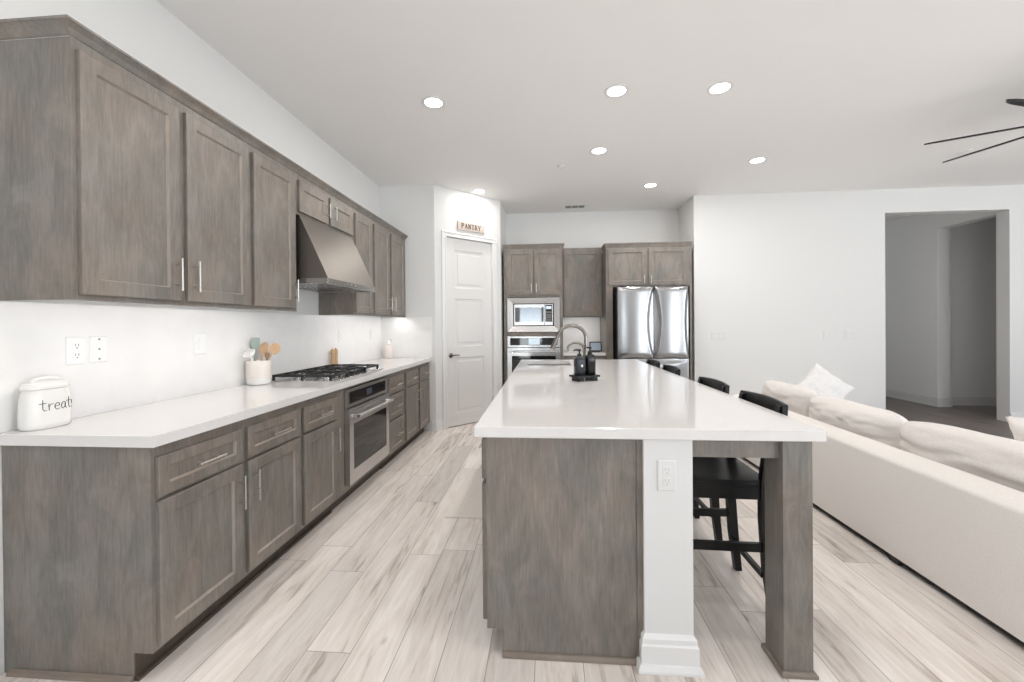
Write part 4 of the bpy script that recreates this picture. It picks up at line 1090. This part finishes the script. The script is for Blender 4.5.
def cushion(name, label, c, size, rot, mat, seed, group=None, cat='cushion', pinch=0, puff=1.0, parent=None, rnd=.16, tuck=0):
    """pillow: size = (width, height, thickness); face normal is local y"""
    bm = BM(); N = 26; w_, h_, d_ = size
    R_ = Matrix.Rotation(rot[2],4,'Z') @ Matrix.Rotation(rot[1],4,'Y') @ Matrix.Rotation(rot[0],4,'X')
    T = Matrix.Translation(c) @ R_
    def pt(u, v, s_):
        e_ = (1-abs(u)**3.2)*(1-abs(v)**3.2); th = (max(e_,0)**.42)*puff
        k1 = 1-pinch*(1-abs(v)**2)*abs(u)**6*.5; k2 = 1-pinch*(1-abs(u)**2)*abs(v)**6*.5
        if pinch == 0: k1 = 1-rnd*(h_/w_)*abs(v)**3*u*u; k2 = 1-rnd*abs(u)**5*v*v
        x_ = u*w_/2*k1; z_ = v*h_/2*k2 - tuck*(u+1)*.5*(v+1)*.5
        n_ = noise.noise(Vector((u*2.2+seed, v*2.2, seed*3.1+s_)))*.10 + noise.noise(Vector((u*6+seed, v*5, seed+s_*5)))*.05 - abs(noise.noise(Vector((u*7+v*3+seed, v*2.5-u, seed-s_*3))))*.10
        rad_ = noise.noise(Vector((math.atan2(v,u)*3.2+seed, seed, s_)))*.07*min(1,(abs(u)**3+abs(v)**3))
        y_ = s_*d_/2*th*(1+n_*1.6+rad_*2)
        sag = -.03*h_*(1-u*u)*(v+1)/2
        return T @ Vector((x_, y_, z_+sag))
    F_, Bk = {}, {}
    for j in range(N+1):
        for i in range(N+1):
            u, v = 2*i/N-1, 2*j/N-1
            F_[i,j] = bm.verts.new(pt(u,v,-1))
            Bk[i,j] = F_[i,j] if i in (0,N) or j in (0,N) else bm.verts.new(pt(u,v,1))
    for j in range(N):
        for i in range(N):
            bm.faces.new((F_[i,j],F_[i+1,j],F_[i+1,j+1],F_[i,j+1])); bm.faces.new((Bk[i,j],Bk[i,j+1],Bk[i+1,j+1],Bk[i+1,j]))
    o = obj(name, bm, mat, parent, smooth=80)
    if parent is None: tag(o, label, cat, group)
    return o
RZ = PI/2
gB = 'loose back cushions of the cream sofa'
cushion('back_cushion', 'cream back cushion at the far end of the sofa by the island stools', (2.170,3.894,.610), (.710,.315,.24), (-.06,0,RZ), M['linen_warm'], 1.3, gB)
cushion('back_cushion', 'cream back cushion in the middle of the sofa, rumpled and sagging', (2.170,3.118,.597), (.820,.285,.27), (-.06,0,RZ), M['linen_warm'], 4.1, gB, rnd=.12, puff=1.05)
cushion('back_cushion', 'widest cream back cushion, nearest the camera on the sofa', (2.172,2.045,.612), (1.30,.325,.27), (-.06,0,RZ), M['linen_warm'], 7.7, gB, rnd=.18, tuck=.035)
cushion('back_cushion', 'cream back cushion at the hidden near arm of the sofa', (2.180,1.06,.620), (.62,.34,.25), (-.06,0,RZ), M['linen_warm'], 9.2, gB)
cushion('throw_pillow', 'pale grey throw pillow leaning tilted above the far sofa cushion', (2.60,4.11,.695), (.39,.39,.12), (-.70,.66,-.50), M['linen_grey'], 2.2, None, 'pillow', pinch=.3)
cushion('throw_pillow', 'cream throw pillow at the right edge on the front of the sofa seat', (2.99,2.64,.585), (.44,.30,.16), (-.45,0,RZ+.5), M['linen_warm'], 5.5, None, 'pillow', pinch=.3)

# ------------------------------------------------------------------ ceiling fixtures
lights = [(-.858,3.200,'leftmost recessed ceiling light, over the aisle before the island'),
          (.547,3.173,'recessed ceiling light in the front row above the island, the middle one'),
          (1.308,3.205,'rightmost recessed ceiling light of the front row'),
          (.553,4.240,'recessed ceiling light above the centre of the island, in the second row'),
          (2.283,4.656,'recessed ceiling light above the far end of the sofa'),
          (-.839,5.361,'recessed ceiling light close to the pantry door'),
          (1.335,5.355,'recessed ceiling light in front of the refrigerator'),
          (-.858,1.100,'added unseen recessed ceiling light above the photographer, left of the room centre'),  # this and the next three are unseen, added to brighten the near floor
          (.547,1.100,'added unseen recessed ceiling light above the photographer, over the near island end'),
          (3.300,.300,'added unseen recessed ceiling light above the near end of the sofa'),
          (5.600,.000,'added unseen recessed ceiling light over the right side of the living room')]
def make_light():
    t = thing('recessed_light', '', 'ceiling light', (0,0,0), 'recessed lights in the ceiling')
    bm = BM(); rs = [(.068,-.0005),(.068,-.004),(.088,-.004),(.092,-.0005)]
    seg = 36
    ringloft(bm, [[(r*math.cos(2*PI*k/seg), r*math.sin(2*PI*k/seg), z) for k in range(seg)] for r, z in rs], False, False)
    obj('trim_ring', bm, M['trim'], t, smooth=40)
    bm = BM(); lathe(bm, [(.0675,-.0006),(.0675,-.003),(.06,-.0038)], (0,0,0), 36); obj('lens', bm, M['lamp'], t, label='glowing white lens')
    ld = bpy.data.lights.new('downlight', 'AREA'); ld.energy = LAMP_POWER; ld.shape = 'DISK'; ld.size = .13; ld.color = (1,.955,.905)
    lo = bpy.data.objects.new('downlight', ld); COL.objects.link(lo); lo.parent = t; lo.location = (0,0,-.012)
    return t
proto = make_light()
for k, (x_, y_, lab) in enumerate(lights):
    o = proto if k == 0 else copy_tree(proto)
    o.location = (x_, y_, ZC); o['label'] = lab
def detector(label, x, y, r):
    t = thing('smoke_detector', label, 'detector', (x,y,ZC))
    bm = BM(); lathe(bm, [(r,-.0005),(r,-.006),(r*.9,-.012)], (x,y,ZC), 24); obj('cover', bm, M['trim'], t, smooth=40)
    bm = BM(); lathe(bm, [(r*.45,-.0122),(r*.45,-.017),(r*.3,-.019)], (x,y,ZC), 20); obj('grille', bm, M['white_plastic'], t, smooth=40)
detector('small white round sprinkler cover on the ceiling over the aisle', .187, 4.611, .045)
detector('white round detector on the ceiling behind the fan blades', 4.322, 4.640, .06)
t = thing('ceiling_vent', 'slim ceiling air vent with dark slots near the back wall', 'vent', (.452, 6.20, ZC))
bm = BM(); box(bm, .300, .604, 6.115, 6.265, ZC-.006, ZC-.0005, .002); obj('vent_frame', bm, M['trim'], t)
for k in range(3):
    bm = BM(); box(bm, .312+k*.095, .396+k*.095, 6.130, 6.250, ZC-.0075, ZC-.0062); obj('slot', bm, M['plate_edge'], t)

# ceiling fan, hub just outside the frame
HXc, HYc, HZ = 3.87, 3.23, 2.75
t = thing('ceiling_fan', 'black many-bladed ceiling fan entering at the right edge', 'ceiling fan', (HXc, HYc, HZ))
bm = BM(); lathe(bm, [(.065,ZC-HZ-.0005),(.065,ZC-HZ-.03),(.02,ZC-HZ-.06),(.014,ZC-HZ-.065),(.014,.10)], (HXc,HYc,HZ), 24); obj('downrod', bm, M['black_metal'], t, smooth=40)
bm = BM(); lathe(bm, [(.03,.10),(.10,.08),(.115,.03),(.115,-.03),(.09,-.06),(.03,-.07)], (HXc,HYc,HZ), 32); obj('motor_housing', bm, M['black_metal'], t, smooth=40)
for k in range(8):
    th = math.radians(107+45*k); d_ = Vector((math.cos(th), math.sin(th), 0)); s_ = Vector((-math.sin(th), math.cos(th), 0))
    bm = BM(); rs = []
    for r_, wd in ((.10,.055),(.16,.085),(.35,.105),(.60,.105),(.78,.085),(.85,.055),(.885,.008)):
        tilt = math.radians(-15); c_ = Vector((HXc,HYc,HZ)) + d_*r_
        sv = s_*math.cos(tilt) + Vector((0,0,math.sin(tilt)))
        nv_ = Vector((0,0,1))*.006
        rs.append([c_-sv*wd*.5-nv_, c_+sv*wd*.5-nv_, c_+sv*wd*.5+nv_, c_-sv*wd*.5+nv_])
    ringloft(bm, rs); obj('blade', bm, M['black_metal'], t)
